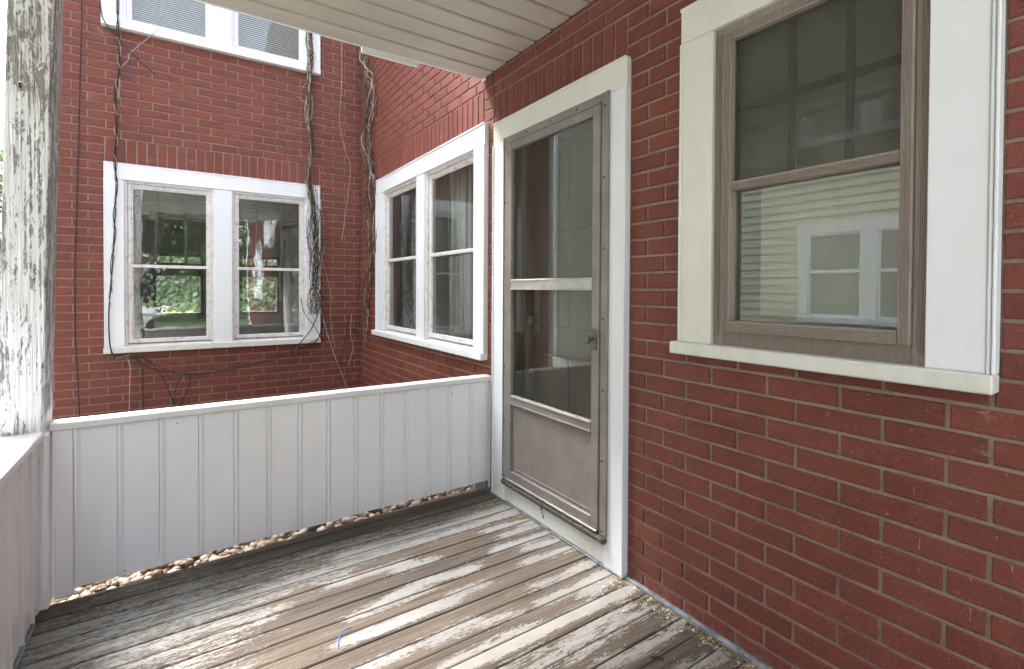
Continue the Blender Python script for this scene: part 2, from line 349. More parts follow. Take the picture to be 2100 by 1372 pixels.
# ------------------------------------------------------------------ mesh helpers
class MB:
    def __init__(s, f=None): s.v = []; s.f = []; s.map = f; s.tone = []
    def add(s, vs, fs, tone=0.0):
        o = len(s.v)
        s.v += [s.map(*p) if s.map else tuple(p) for p in vs]
        s.f += [tuple(o+i for i in q) for q in fs]; s.tone += [tone]*len(vs)
    def box(s, x0, x1, y0, y1, z0, z1, tone=0.0):
        s.add([(x0, y0, z0), (x1, y0, z0), (x1, y1, z0), (x0, y1, z0), (x0, y0, z1), (x1, y0, z1), (x1, y1, z1), (x0, y1, z1)],
              [(0, 1, 2, 3), (4, 5, 6, 7), (0, 1, 5, 4), (1, 2, 6, 5), (2, 3, 7, 6), (3, 0, 4, 7)], tone)
    def cbox(s, x0, x1, y0, y1, z0, z1, c=.003):
        X, Y, Z = (x0, x1), (y0, y1), (z0, z1); c = min(c, abs(x1-x0)*.4, abs(y1-y0)*.4, abs(z1-z0)*.4)
        v = {}; vs = []
        sg = lambda i: 1 if i == 0 else -1
        for i in (0, 1):
            for j in (0, 1):
                for k in (0, 1):
                    x, y, z = X[i], Y[j], Z[k]
                    for a, p in (('x', (x, y+sg(j)*c, z+sg(k)*c)), ('y', (x+sg(i)*c, y, z+sg(k)*c)), ('z', (x+sg(i)*c, y+sg(j)*c, z))):
                        v[(i, j, k, a)] = len(vs); vs.append(p)
        f = []
        for i in (0, 1):
            f.append([v[(i, 0, 0, 'x')], v[(i, 1, 0, 'x')], v[(i, 1, 1, 'x')], v[(i, 0, 1, 'x')]])
            f.append([v[(0, i, 0, 'y')], v[(1, i, 0, 'y')], v[(1, i, 1, 'y')], v[(0, i, 1, 'y')]])
            f.append([v[(0, 0, i, 'z')], v[(1, 0, i, 'z')], v[(1, 1, i, 'z')], v[(0, 1, i, 'z')]])
            for j in (0, 1):
                f.append([v[(i, j, 0, 'x')], v[(i, j, 1, 'x')], v[(i, j, 1, 'y')], v[(i, j, 0, 'y')]])
                f.append([v[(i, 0, j, 'x')], v[(i, 1, j, 'x')], v[(i, 1, j, 'z')], v[(i, 0, j, 'z')]])
                f.append([v[(0, i, j, 'y')], v[(1, i, j, 'y')], v[(1, i, j, 'z')], v[(0, i, j, 'z')]])
                for k in (0, 1): f.append([v[(i, j, k, 'x')], v[(i, j, k, 'y')], v[(i, j, k, 'z')]])
        s.add(vs, f)
    def extrude_prof(s, prof, a0, a1, mk):
        """closed profile points, mk(p, a) -> xyz"""
        n = len(prof)
        s.add([mk(p, a0) for p in prof]+[mk(p, a1) for p in prof],
              [tuple(range(n)), tuple(range(n, 2*n))]+[(i, (i+1) % n, n+(i+1) % n, n+i) for i in range(n)])
    def tube(s, pts, r, n=5, taper=1.0):
        pts = [Vector(p) for p in pts]; vs = []; m = len(pts)
        for i, p in enumerate(pts):
            t = (pts[min(i+1, m-1)]-pts[max(i-1, 0)]).normalized()
            a = t.cross(Vector((0.3, 0.9, 0.1))).normalized(); b = t.cross(a)
            rr = r*(1+(taper-1)*i/(m-1)) if not hasattr(r, '__len__') else r[i]
            for k in range(n):
                an = 2*pi*k/n; vs.append(tuple(p+a*cos(an)*rr+b*sin(an)*rr))
        fs = [(i*n+k, i*n+(k+1) % n, (i+1)*n+(k+1) % n, (i+1)*n+k) for i in range(m-1) for k in range(n)]
        fs += [tuple(range(n)), tuple(range((m-1)*n, m*n))]
        s.add(vs, fs)
    def mesh(s, name, mat, smooth=False, attr=False, recalc=True):
        me = bpy.data.meshes.new(name); me.from_pydata(s.v, [], s.f)
        if attr:
            a = me.attributes.new('tone', 'FLOAT', 'POINT'); a.data.foreach_set('value', s.tone)
        if recalc:
            b = bmesh.new(); b.from_mesh(me); bmesh.ops.recalc_face_normals(b, faces=b.faces); b.to_mesh(me); b.free()
        me.materials.append(mat)
        if smooth: me.polygons.foreach_set('use_smooth', [True]*len(me.polygons))
        me.update(); return me
    def obj(s, name, mat, parent=None, **kw):
        o = bpy.data.objects.new(name, s.mesh(name, mat, **kw)); COL.objects.link(o)
        if parent: o.parent = parent
        return o

def tag(o, label=None, cat=None, group=None, kind=None):
    if label: o['label'] = label
    if cat: o['category'] = cat
    if group: o['group'] = group
    if kind: o['kind'] = kind
    return o
def thing(name, label, cat, group=None):
    e = bpy.data.objects.new(name, None); e.empty_display_size = .1; COL.objects.link(e)
    return tag(e, label, cat, group)
def copy_of(o, parent, loc=None, rotz=None):
    c = o.copy(); COL.objects.link(c); c.parent = parent
    if loc is not None: c.location = loc
    if rotz is not None: c.rotation_euler = (0, 0, rotz)
    return c

# ------------------------------------------------------------------ layout constants (metres, porch floor z = 0)
D = 1.565            # face of the door wall  (x = D, faces -x)
YB = 5.2045          # face of the back wing  (y = YB, faces -y)
R_ = lambda z: z+EYE # eye-relative height -> height
ROW0 = R_(-1.1581); CP = .0682
mapR = lambda u, w, z: (D-w, u, z)        # u along wall, w out of the wall
mapB = lambda u, w, z: (u, YB-w, z)
TOP = R_(5.15)

# ------------------------------------------------------------------ ground
def sheet(name, x0, x1, y0, y1, z, mat, nx=1, ny=1, amp=0):
    b = MB(); vs = []
    for j in range(ny+1):
        for i in range(nx+1):
            x = x0+(x1-x0)*i/nx; y = y0+(y1-y0)*j/ny
            vs.append((x, y, z+(noise.noise((x*.3, y*.3, 0))*amp if amp else 0)))
    b.add(vs, [(j*(nx+1)+i, j*(nx+1)+i+1, (j+1)*(nx+1)+i+1, (j+1)*(nx+1)+i) for j in range(ny) for i in range(nx)])
    o = b.obj(name, mat, recalc=False); tag(o, kind='structure'); return o
sheet('lawn', -150, 150, -150, 150, -.16, M['grass'])
sheet('driveway', -3.3, -.9, -40, 14, -.156, M['concrete'])
sheet('bounce_slab', -.896, 6.5, -9, -.95, -.152, M['concrete'])  # added out of view: bright slab bouncing sunlight onto railing and trim

# pebbles between the porch and the back wing
b = MB()
ico = bmesh.new(); bmesh.ops.create_icosphere(ico, subdivisions=1, radius=1)
iv = [v.co.copy() for v in ico.verts]; jf = [tuple(v.index for v in f.verts) for f in ico.faces]; ico.free()
for i in range(3600):
    x = random.uniform(-.75, 1.54); y = 2.62+random.random()**1.5*1.3
    r = random.uniform(.007, .030); sx, sy, sz = r*random.uniform(.9, 1.6), r*random.uniform(.8, 1.2), r*random.uniform(.5, .85)
    a = random.random()*pi; ti = random.uniform(-.5, .5)
    Rm = Matrix.Rotation(a, 3, 'Z') @ Matrix.Rotation(ti, 3, 'X')
    z = -.115+random.uniform(0, .05)
    b.add([tuple(Rm @ Vector((v.x*sx, v.y*sy, v.z*sz))+Vector((x, y, z))) for v in iv], jf, random.random())
o = b.obj('pebbles', M['pebble'], smooth=True, attr=True, recalc=False); tag(o, 'tan and brown river pebbles on the ground under the far porch railing', 'pebbles', kind='stuff')
sheet('pebble_bed', -.95, 1.56, 2.60, 5.2, -.13, simple('pebble_soil', (.14, .10, .07), .95, .4, 60))

# ------------------------------------------------------------------ brick walls
_bm = {}
def brick_mesh(L, H, var):
    key = (round(L, 3), round(H, 3), var)
    if key in _bm: return _bm[key]
    rnd = random.Random(hash(key) & 0xffff)
    j = lambda: rnd.uniform(-.0014, .0012)
    b = MB(); hx, hz, d, c = L/2, H/2, .0075, .0028
    outer = [(-hx, -hz), (hx, -hz), (hx, hz), (-hx, hz)]
    # slightly wavy outline: 3 points per long side
    ring = []
    for k in range(4): ring.append((-hx+2*hx*k/4, -hz+j()))
    ring.append((hx+j(), -hz))
    for k in range(1, 4): ring.append((hx-2*hx*k/4, hz+j()))
    ring = [(-hx+j(), -hz), (-hx/3, -hz+j()), (hx/3, -hz+j()), (hx+j(), -hz), (hx+j(), hz), (hx/3, hz+j()), (-hx/3, hz+j()), (-hx+j(), hz)]
    n = len(ring)
    def ins(p, q): return (p[0]-math.copysign(min(q, hx*.5), p[0]), p[1]-math.copysign(q, p[1]))
    inner = [ins(p, c) if abs(p[0]) > hx*.9 else (p[0], p[1]-math.copysign(c, p[1])) for p in ring]
    vs = [(p[0], 0, p[1]) for p in inner]+[(p[0], c*.9, p[1]) for p in ring]+[(p[0], d, p[1]) for p in ring]
    fs = [(0, 1, 6, 7), (1, 2, 5, 6), (2, 3, 4, 5)]
    for a in (0, n):
        fs += [(a+i, a+(i+1) % n, a+n+(i+1) % n, a+n+i) for i in range(n)]
    b.add(vs, fs)
    _bm[key] = b.mesh('brick', M['brick']); return _bm[key]

def wall(name, label, mp, u0, u1, z0, z1, holes, covers, joints, soldiers, rotz, nojoint=(), see=None):
    """covers: casing rectangles hiding bricks; holes: openings through the wall"""
    root = thing(name, label, 'brick wall')
    us = sorted({u0, u1, *[h[0] for h in holes], *[h[1] for h in holes]})
    zs = sorted({z0, z1, *[h[2] for h in holes], *[h[3] for h in holes]})
    inh = lambda u, z: any(h[0] < u < h[1] and h[2] < z < h[3] for h in holes) or not (u0 < u < u1 and z0 < z < z1)
    b = MB(mp); W0, W1 = -.006, -.11
    for i in range(len(us)-1):
        for k in range(len(zs)-1):
            a, c, e, f = us[i], us[i+1], zs[k], zs[k+1]; um, zm = (a+c)/2, (e+f)/2
            if inh(um, zm): continue
            b.add([(a, W0, e), (c, W0, e), (c, W0, f), (a, W0, f)], [(0, 1, 2, 3)])
            b.add([(a, W1, e), (c, W1, e), (c, W1, f), (a, W1, f)], [(0, 1, 2, 3)])
            for p, q, du, dz in (((a, e), (a, f), -1, 0), ((c, e), (c, f), 1, 0), ((a, e), (c, e), 0, -1), ((a, f), (c, f), 0, 1)):
                nu = a-1e-3 if du < 0 else c+1e-3 if du > 0 else um
                nz = e-1e-3 if dz < 0 else f+1e-3 if dz > 0 else zm
                if inh(nu, nz):
                    b.add([(p[0], W0, p[1]), (q[0], W0, q[1]), (q[0], W1, q[1]), (p[0], W1, p[1])], [(0, 1, 2, 3)])
    b.obj('mortar_backing', M['mortar'], root)
    items = []  # (u, z, L, H)
    J = .0053
    for s0, s1, sz0, sz1, pitch in soldiers:
        n = round((s1-s0)/pitch); p = (s1-s0)/n
        for i in range(n): items.append((s0+p*(i+.5), (sz0+sz1)/2, p-2*J, sz1-sz0-2*J))
    r = -6
    while ROW0+r*CP < z1:
        za, zb = ROW0+r*CP, ROW0+(r+1)*CP
        if za < z0-.01: r += 1; continue
        zm = (za+zb)/2
        js = [u0]+sorted(j for j in joints(r) if u0+.02 < j < u1-.02)+[u1]
        for n0, n1, nz0, nz1 in nojoint:
            if nz0 < zm < nz1: js = sorted([j for j in js if not (n0 < j < n1)]+[n0, n1])
        blk = [c[:2] for c in covers if c[2] < zm < c[3]]+[s[:2] for s in soldiers if s[2] < zm < s[3]]
        for a, c in zip(js[:-1], js[1:]):
            segs = [(a, c, 1, 1)]
            for k0, k1 in blk:
                ns = []
                for p, q, g, h in segs:
                    if k1 <= p or k0 >= q: ns.append((p, q, g, h)); continue
                    if p < k0: ns.append((p, k0, g, 1))
                    if q > k1: ns.append((k1, q, 1, h))
                segs = ns
            for p, q, g, h in segs:
                L = q-p-2*J
                if L > .012: items.append(((p+q)/2, zm, L, zb-za-2*J))
        r += 1
    def size(it):
        P = Vector(mp(it[0], 0, it[1]))-Vector((0, 0, EYE)); dep = P.dot(Fw)
        if dep < .25: return 0
        px = 1050+1013.9*P.dot(Rt)/dep; py = 607-1013.9*P.dot(Up)/dep
        if not (-30 < px < 2130 and -30 < py < 1400): return 0
        if see and not see(it, px, py): return 0
        nrm = (Vector(mp(0, 1, 0))-Vector(mp(0, 0, 0)))
        return abs(P.dot(nrm))*it[2]*it[3]/dep**3
    items.sort(key=size, reverse=True)
    rr = random.Random(3)
    for it in items[:298]:
        me = brick_mesh(round(it[2]*500)/500, it[3], rr.randrange(6))
        o = bpy.data.objects.new('brick', me); COL.objects.link(o); o.parent = root
        x, y, z = mp(it[0], rr.uniform(-.0006, .0010), it[1]); o.location = (x, y, z); o.rotation_euler = (0, rr.uniform(-.002, .002), rotz)
    b = MB(mp)
    for it in items[298:]:
        u, z, L, H = it; hx, hz, c = L/2, H/2, .0028; q = rr.uniform(-.0006, .001)
        fr = [(u-hx+c, q, z-hz+c), (u+hx-c, q, z-hz+c), (u+hx-c, q, z+hz-c), (u-hx+c, q, z+hz-c)]
        md = [(u-hx, q-.0025, z-hz), (u+hx, q-.0025, z-hz), (u+hx, q-.0025, z+hz), (u-hx, q-.0025, z+hz)]
        bk = [(p[0], -.0065, p[2]) for p in md]
        b.add(fr+md+bk, [(0, 1, 2, 3)]+[(i, (i+1) % 4, 4+(i+1) % 4, 4+i) for i in range(4)]+[(4+i, 4+(i+1) % 4, 8+(i+1) % 4, 8+i) for i in range(4)], rr.uniform(0, .7))
    o = b.obj('brick_field', M['brick'], root, attr=True); tag(o, kind='stuff')
    return root

def jR(r):
    if r % 2 == 0:
        l = [1.2722, 1.0628, .8621, .649, .4102]; k = .41; m = [3.2717]
    else:
        l = [1.3576, 1.169, .9626, .771, .5448, .3299]; k = .3299; m = [3.1684]
    while k > -4.6: k -= .2105; l.append(k)
    k = m[0]
    l += [k+.208*i for i in range(-8, 12) if k+.208*i > 1.5 and k+.208*i < 5.15]
    return l
def jB(r): return [(-.7134 if r % 2 == 0 else -.6162)+.2122*i for i in range(-3, 12)]
sol = lambda r: ROW0+CP*r
# covers / holes on the right wall (u=y)
RW = (.3195, 1.1825, R_(-.232), R_(1.031))
DR = (1.4500, 2.500, -.02, R_(.972))
PW = (2.6015, 4.615, R_(-.437), R_(1.017))
holesR = [(.43, 1.07, R_(-.19), R_(.92)), (1.52, 2.42, .09, R_(.87)), (2.72, 4.46, R_(-.40), R_(.89)),
          (-3.2, -2.4, R_(-.2), R_(1.0)), (-1.25, -.75, R_(.9), R_(1.9)), (2.9, 4.3, R_(2.3), R_(3.6))]
coverR = [RW, DR, PW, (-3.3, -2.3, R_(-.3), R_(1.1)), (-1.35, -.65, R_(.8), R_(2.0)), (2.75, 4.45, R_(2.15), R_(3.75))]
wr = wall('door_wall', 'long red brick-faced wall on the right holding the storm door', mapR, -4.6, YB+.0065, -.16, TOP, holesR, coverR, jR,
          [(1.4766, 2.5307, sol(31), sol(34), .0705), (2.655, 4.62, sol(32), sol(35), .0695)], -pi/2,
          nojoint=[(1.4766, 2.5307, sol(29), sol(34)), (2.5307, 2.655, R_(-.44), sol(35))])
LW = (-.5155, 1.162, R_(-.544), R_(1.022))
UW = (-.5250, 1.162, R_(2.120), R_(3.70))
holesB = [(-.40, 1.04, R_(-.50), R_(.90)), (-.40, 1.04, R_(2.17), R_(3.58))]
wb = wall('back_wing_wall', 'red brick-faced two storey wing wall across the back, covered in cables', mapB, -1.02, D+.0065, -.16, TOP, holesB, [LW, UW], jB,
          [(-.509, 1.162, sol(32), sol(35), .0695)], 0)

# ------------------------------------------------------------------ windows
def hung_sash(root, mp, u0, u1, z0, z1, zr, mat, glass, w=-.012, wid=.03, screen=None):
    """storm frame with fixed glass: outer frame u0..u1,z0..z1, meeting rail around zr"""
    b = MB(mp); t = wid; d0, d1 = w-.02, w
    b.cbox(u0, u0+t, d0, d1, z0, z1); b.cbox(u1-t, u1, d0, d1, z0, z1)
    b.cbox(u0+t, u1-t, d0, d1-.001, z1-t, z1); b.cbox(u0+t, u1-t, d0, d1-.001, z0, z0+t*1.15)
    # inner step
    s = .008
    b.cbox(u0+t, u0+t+s, d0, d1-.007, z0+t, z1-t, .001); b.cbox(u1-t-s, u1-t, d0, d1-.007, z0+t, z1-t, .001)
    b.cbox(u0+t+s, u1-t-s, d0, d1-.007, z1-t-s, z1-t, .001)
    b.obj('sash_frame', mat, root)
    b = MB(mp); b.cbox(u0+t*.6, u1-t*.6, d0+.002, d1+.002, zr-.013, zr+.013); b.obj('meeting_rail', mat, root)
    for a, c, dd in ((zr+.010, z1-t+.002, d0+.007), (z0+t*1.1, zr-.010, d0+.001)):
        b = MB(mp); b.box(u0+t-.002, u1-t+.002, dd, dd+.003, a, c); b.obj('pane', glass, root)

def double_window(name, label, mp, cas, inn, mull, sillz, zr, frame_mat, cas_mat, sill_mat, glass, group=None, sill=(0, 0), muntins=True):
    """cas=(u0,u1,ztop) outer casing, inn=(u0,u1,ztop,zbot) inner opening, mull=(a,b)"""
    root = thing(name, label, 'window', group)
    lip = .010
    zb = sillz[0]
    def board(u0, u1, z0, z1, lips):
        b = MB(mp); b.cbox(u0, u1, -.004, .026, z0, z1, .002)
        for l in lips:
            if l == 'l': b.cbox(u0-.001, u0+lip, .024, .032, z0, z1, .002)
            if l == 'r': b.cbox(u1-lip, u1+.001, .024, .032, z0, z1, .002)
            if l == 't': b.cbox(u0, u1, .024, .032, z1-lip, z1+.001, .002)
        return b.obj('casing', cas_mat, root)
    board(cas[0], cas[1], inn[2], cas[2], 't')
    board(cas[0], inn[0], zb, inn[2]-.0015, 'l'); board(inn[1], cas[1], zb, inn[2]-.0015, 'r')
    if mull:
        b = MB(mp); b.cbox(mull[0], mull[1], -.004, .022, zb-.002, inn[2]-.002, .002); b.obj('mullion', cas_mat, root)
    b = MB(mp); b.cbox(cas[0]-sill[0], cas[1]+sill[1], -.004, .050, sillz[1], sillz[0], .003); b.obj('sill', sill_mat, root)
    spans = [(inn[0], mull[0]), (mull[1], inn[1])] if mull else [(inn[0], inn[1])]
    for a, c in spans:
        b = MB(mp)                                  # outer frame lining the opening
        b.cbox(a-.003, a+.020, -.07, .004, zb-.003, inn[2]); b.cbox(c-.020, c+.003, -.07, .004, zb-.003, inn[2])
        b.cbox(a+.02, c-.02, -.07, .003, inn[2]-.022, inn[2]+.002)
        b.add([(a+.02, .012, zb-.002), (c-.02, .012, zb-.002), (c-.02, -.07, zb+.035), (a+.02, -.07, zb+.035), (a+.02, .012, zb-.02), (c-.02, .012, zb-.02), (c-.02, -.07, zb-.02), (a+.02, -.07, zb-.02)],
              [(0, 1, 2, 3), (4, 5, 6, 7), (0, 1, 5, 4), (1, 2, 6, 5), (2, 3, 7, 6), (3, 0, 4, 7)])
        b.obj('window_frame', frame_mat, root)
        hung_sash(root, mp, a+.020, c-.020, zb+.025, inn[2]-.022, zr, frame_mat, glass)
        if muntins:
            b = MB(mp)
            for q in (1/3, 2/3):
                um = a+(c-a)*q; b.box(um-.009, um+.009, -.075, -.06, zr, inn[2]-.03)
            b.box(a+.02, c-.02, -.078, -.05, zr-.02, zr+.015)
            b.obj('muntin', M['grid'], root)
    return root

double_window('double_window', 'white double window low on the back wing wall, hung with black cable', mapB, (LW[0], LW[1], LW[3]),
              (-.3852, 1.030, R_(.888), 0), (.2506, .3936), (R_(-.493), R_(-.541)), R_(.180), M['pink_vinyl'], M['white'], M['sill'], M['glass'], sill=(.006, .003))
double_window('double_window', 'upper floor white double window with mini blinds, cut off by the top of the photo', mapB, (-.525, 1.162, R_(3.70)),
              (-.3852, 1.030, R_(3.57), 0), (.2506, .3936), (R_(2.172), R_(2.120)), R_(2.87), M['white'], M['white'], M['white'], M['glass_thin'], muntins=False)
double_window('double_window', 'white double window on the door wall between the inner corner and the storm door', mapR, (PW[0], PW[1], PW[3]),
              (2.7399, 4.440, R_(.884), 0), (3.5119, 3.6633), (R_(-.393), R_(-.436)), R_(.255), M['pink_vinyl'], M['white'], M['white'], M['glass'], sill=(0, .06))
# other windows of the door wall, seen mirrored in the panes
double_window('single_window', 'white framed window far along the door wall, mirrored in the back wing panes', mapR, (-3.3, -2.3, R_(1.1)), (-3.2, -2.4, R_(1.0), 0), None,
              (R_(-.2), R_(-.25)), R_(.4), M['white'], M['white'], M['white'], M['glass_flat'], muntins=False)
double_window('single_window', 'small high white framed window behind the camera, mirrored in the back wing panes', mapR, (-1.35, -.65, R_(2.0)), (-1.25, -.75, R_(1.9), 0), None,
              (R_(.9), R_(.85)), R_(1.4), M['white'], M['white'], M['white'], M['glass_flat'], muntins=False)
double_window('double_window', 'upper window of the door wall above the porch roof, hidden behind the soffit', mapR, (2.75, 4.45, R_(3.75)), (2.9, 4.3, R_(3.6), 0), (3.52, 3.68),
              (R_(2.3), R_(2.2)), R_(3.0), M['white'], M['white'], M['white'], M['glass_flat'], muntins=False)

# big storm window on the right
root = thing('storm_window', 'tall weathered storm window in wide white casing, nearest on the right', 'window')
zt = R_(.905); zs0 = R_(-.190)
b = MB(mapR); b.cbox(.3195, 1.1825, -.004, .026, zt, R_(1.031), .002); b.cbox(.3195, 1.1825, .024, .033, R_(1.02), R_(1.033), .002); b.obj('casing', M['yellowed'], root)
b = MB(mapR); b.cbox(1.0505, 1.1825, -.004, .026, zs0, zt-.0015, .002); b.cbox(1.173, 1.1835, .024, .032, zs0, zt-.002, .002); b.obj('casing', M['yellowed'], root)
b = MB(mapR); b.cbox(.336, .4485, -.004, .026, zs0, zt-.0015, .002)
b.cbox(.3185, .3255, -.004, .034, zs0, zt-.001, .002); b.cbox(.3275, .3345, -.004, .031, zs0, zt-.001, .002); b.obj('casing', M['white'], root)
b = MB(mapR); b.cbox(.3180, 1.2040, -.004, .052, R_(-.234), zs0, .004); b.obj('sill', M['sill'], root)
# fluted outer frame and sash
def flute(b, u0, u1, z0, z1, d, vertical, n):
    for i in range(n):
        if vertical:
            a = u0+(u1-u0)*i/n; b.cbox(a, a+(u1-u0)/n*.60, d-.002, d+.0032, z0, z1, .001)
        else:
            a = z0+(z1-z0)*i/n; b.cbox(u0, u1, d-.002, d+.0032, a, a+(z1-z0)/n*.60, .001)
b = MB(mapR)
b.cbox(.4485, .482, -.05, .006, zs0-.002, zt); b.cbox(1.0135, 1.0505, -.05, .006, zs0-.002, zt)
b.cbox(.482, 1.0135, -.05, .006, zt-.025, zt); b.cbox(.482, 1.0135, -.05, .004, zs0-.002, R_(-.140))
flute(b, .4490, .472, zs0+.03, zt-.02, .006, True, 5); flute(b, 1.028, 1.050, zs0+.03, zt-.02, .006, True, 4)
flute(b, .455, 1.045, zs0+.006, R_(-.145), .004, False, 8)
b.obj('outer_frame', M['frame_wood'], root)
b = MB(mapR)
b.cbox(.481, .5088, -.03, .020, R_(-.1405), zt-.028); b.cbox(.9835, 1.0140, -.03, .020, R_(-.1405), zt-.028)
b.cbox(.5088, .9835, -.03, .019, R_(.846), zt-.028); b.cbox(.5088, .9835, -.03, .019, R_(-.1405), R_(-.103))
flute(b, .4835, .5075, R_(-.135), zt-.033, .020, True, 6); flute(b, .985, 1.0120, R_(-.135), zt-.033, .020, True, 6)
flute(b, .512, .98, R_(-.138), R_(-.106), .019, False, 6); flute(b, .512, .98, R_(.849), R_(.874), .019, False, 5)
b.obj('sash_frame', M['frame_wood'], root)
b = MB(mapR); b.cbox(.507, .985, -.025, .017, R_(.338), R_(.368)); flute(b, .509, .983, R_(.340), R_(.362), .017, False, 5); b.obj('meeting_rail', M['frame_wood'], root)
b = MB(mapR); b.box(.507, .985, -.012, -.009, R_(.35), R_(.848)); b.obj('pane', M['glass_flat'], root)
b = MB(mapR); b.box(.507, .985, -.004, -.0032, R_(.36), R_(.848)); b.obj('insect_screen', M['screen'], root)
b = MB(mapR); b.box(.507, .985, -.017, -.014, R_(-.105), R_(.35)); b.obj('pane', M['glass_flat'], root)
for um in (.807, .6417):
    b = MB(mapR); b.cbox(um+.012-.010, um+.012+.010, -.062, -.045, R_(.37), R_(.90)); b.obj('muntin', M['grid'], root)
b = MB(mapR); b.cbox(.45, 1.05, -.064, -.046, R_(.618), R_(.640)); b.obj('muntin', M['grid'], root)
b = MB(mapR); b.cbox(.45, 1.05, -.09, -.05, R_(.35), R_(.385)); b.obj('inner_rail', M['grid'], root)
root = thing('roller_shade', 'pale roller shade drawn behind the tall storm window', 'shade')
b = MB(mapR); b.cbox(.44, 1.06, -.104, -.101, R_(.36), R_(.93)); b.obj('shade_cloth', M['shade_dark'], root)
b = MB(mapR); b.cbox(.44, .955, -.125, -.122, R_(-.085), R_(.36)); b.obj('shade_cloth', M['shade'], root)
b = MB(mapR); b.cbox(.44, .955, -.127, -.118, R_(-.098), R_(-.083)); b.obj('hem_bar', M['grid'], root)

# ------------------------------------------------------------------ storm door
root = thing('door_surround', 'white casing and kick board around the storm door', 'door frame')
cz = R_(.850)
for u0, u1, m in ((2.365, 2.500, M['white']), (1.4500, 1.566, M['white'])):
    b = MB(mapR); b.cbox(u0, u1, -.004, .026, .006, cz-.0015, .002)
    if u0 > 2: b.cbox(2.491, 2.501, .024, .033, .006, cz-.002, .002)
    else: b.cbox(1.449, 1.459, .024, .033, .006, cz-.002, .002)
    b.obj('casing', m, root)
b = MB(mapR); b.cbox(1.4500, 2.500, -.004, .026, cz, R_(.972), .002); b.cbox(1.4500, 2.500, .024, .034, R_(.962), R_(.973), .002); b.obj('casing', M['yellowed'], root)
b = MB(mapR); b.cbox(1.566, 2.365, -.004, .022, .010, R_(-1.085), .002); b.obj('kick_board', M['sill'], root)
b = MB(mapR)
for u, z, ru, rz in ((2.02, R_(-1.128), .012, .016), (2.012, R_(-1.150), .006, .007), (2.004, R_(-1.166), .007, .012)):
    vs = [(u+ru*cos(q*pi/5), .0235, z+rz*sin(q*pi/5)) for q in range(10)]; b.add(vs+[(p[0], .021, p[2]) for p in vs], [tuple(range(10)), tuple(range(10, 20))]+[(q, (q+1) % 10, 10+(q+1) % 10, 10+q) for q in range(10)])
b.obj('scuff_mark', M['caulk'], root)
b = MB(mapR)
b.cbox(1.545, 2.375, -.02, .050, R_(-1.112), R_(-1.080), .010); b.obj('threshold', M['threshold'], root)
b = MB(mapR); b.cbox(1.445, 2.505, .0, .032, .0, .008, .002); b.obj('base_strip', M['caulk'], root)

root = thing('storm_door', 'weathered grey aluminium storm door with two glass panes and a knob', 'door')
zt = R_(.858); zb0 = R_(-1.078)
b = MB(mapR)                                      # z-bar flange fixed to the casing
b.cbox(1.5420, 1.586, .020, .034, zb0, zt, .002); b.cbox(2.338, 2.374, .020, .034, zb0, zt, .002)
b.cbox(1.586, 2.338, .020, .0335, zt-.040, zt, .002)
b.cbox(1.5425, 1.551, .034, .038, zb0, zt, .001); b.cbox(2.366, 2.3735, .034, .038, zb0, zt, .001)
b.obj('mounting_frame', M['alu'], root)
for i, z in enumerate([R_(.80)-.31*k for k in range(7)]):
    for u in (1.568, 2.358):
        b = MB(mapR); b.tube([(u, .033, z), (u, .037, z)], .0045, 7); b.obj('screw', M['dark'], root)
for u in (1.75, 1.95, 2.15):
    b = MB(mapR); b.tube([(u, .032, zt-.022), (u, .0365, zt-.022)], .0045, 7); b.obj('screw', M['dark'], root)
ds0, ds1 = 1.590, 2.334; dz0, dz1 = R_(-1.068), zt-.044
b = MB(mapR)
b.cbox(ds0, 1.638, .012, .040, dz0, dz1, .003); b.cbox(2.286, ds1, .012, .040, dz0, dz1, .003)
b.cbox(1.638, 2.286, .012, .039, R_(.772), dz1, .003)
b.cbox(1.638, 2.286, .012, .039, dz0, dz0+.052, .003)
b.cbox(1.632, 1.640, .012, .034, dz0+.05, R_(.775), .001); b.cbox(2.284, 2.292, .012, .034, dz0+.05, R_(.775), .001)
b.obj('door_frame', M['alu'], root)
b = MB(mapR); b.cbox(1.636, 2.288, .014, .041, R_(.004), R_(.055), .003); b.cbox(1.636, 2.288, .039, .044, R_(-.003), R_(.005), .001); b.cbox(1.636, 2.288, .039, .043, R_(.044), R_(.052), .001); b.obj('middle_rail', M['alu_bare'], root)
b = MB(mapR); b.cbox(1.636, 2.288, .014, .041, R_(-.645), R_(-.590), .003); b.cbox(1.636, 2.288, .039, .045, R_(-.602), R_(-.594), .001); b.cbox(1.636, 2.288, .039, .044, R_(-.640), R_(-.633), .001); b.obj('lower_rail', M['alu'], root)
b = MB(mapR); b.box(1.636, 2.288, .020, .0225, R_(.05), R_(.775)); b.obj('pane', M['glass_door'], root)
b = MB(mapR); b.box(1.636, 2.288, .0150, .0158, R_(.05), R_(.775)); b.obj('insect_screen', M['door_screen'], root)
b = MB(mapR); b.box(1.636, 2.288, .020, .0225, R_(-.592), R_(.006)); b.obj('pane', M['glass_door'], root)
b = MB(mapR); b.cbox(1.636, 2.288, .016, .026, dz0+.05, R_(-.640), .002)
b.cbox(1.660, 2.262, .024, .029, dz0+.066, dz0+.072, .001); b.obj('kick_panel', M['kick'], root)
b = MB(mapR); b.cbox(1.600, 1.634, .040, .046, R_(-.268), R_(-.172), .003); hp = b.obj('handle_plate', M['steel'], root)
b = MB(mapR)
pts = [(1.618, .046, R_(-.218)), (1.618, .060, R_(-.218)), (1.618, .066, R_(-.218)), (1.618, .078, R_(-.218)), (1.618, .090, R_(-.218)), (1.618, .094, R_(-.218))]
b.tube(pts, [.009, .008, .012, .020, .022, .016], 12); b.obj('knob', M['steel'], root, smooth=False)
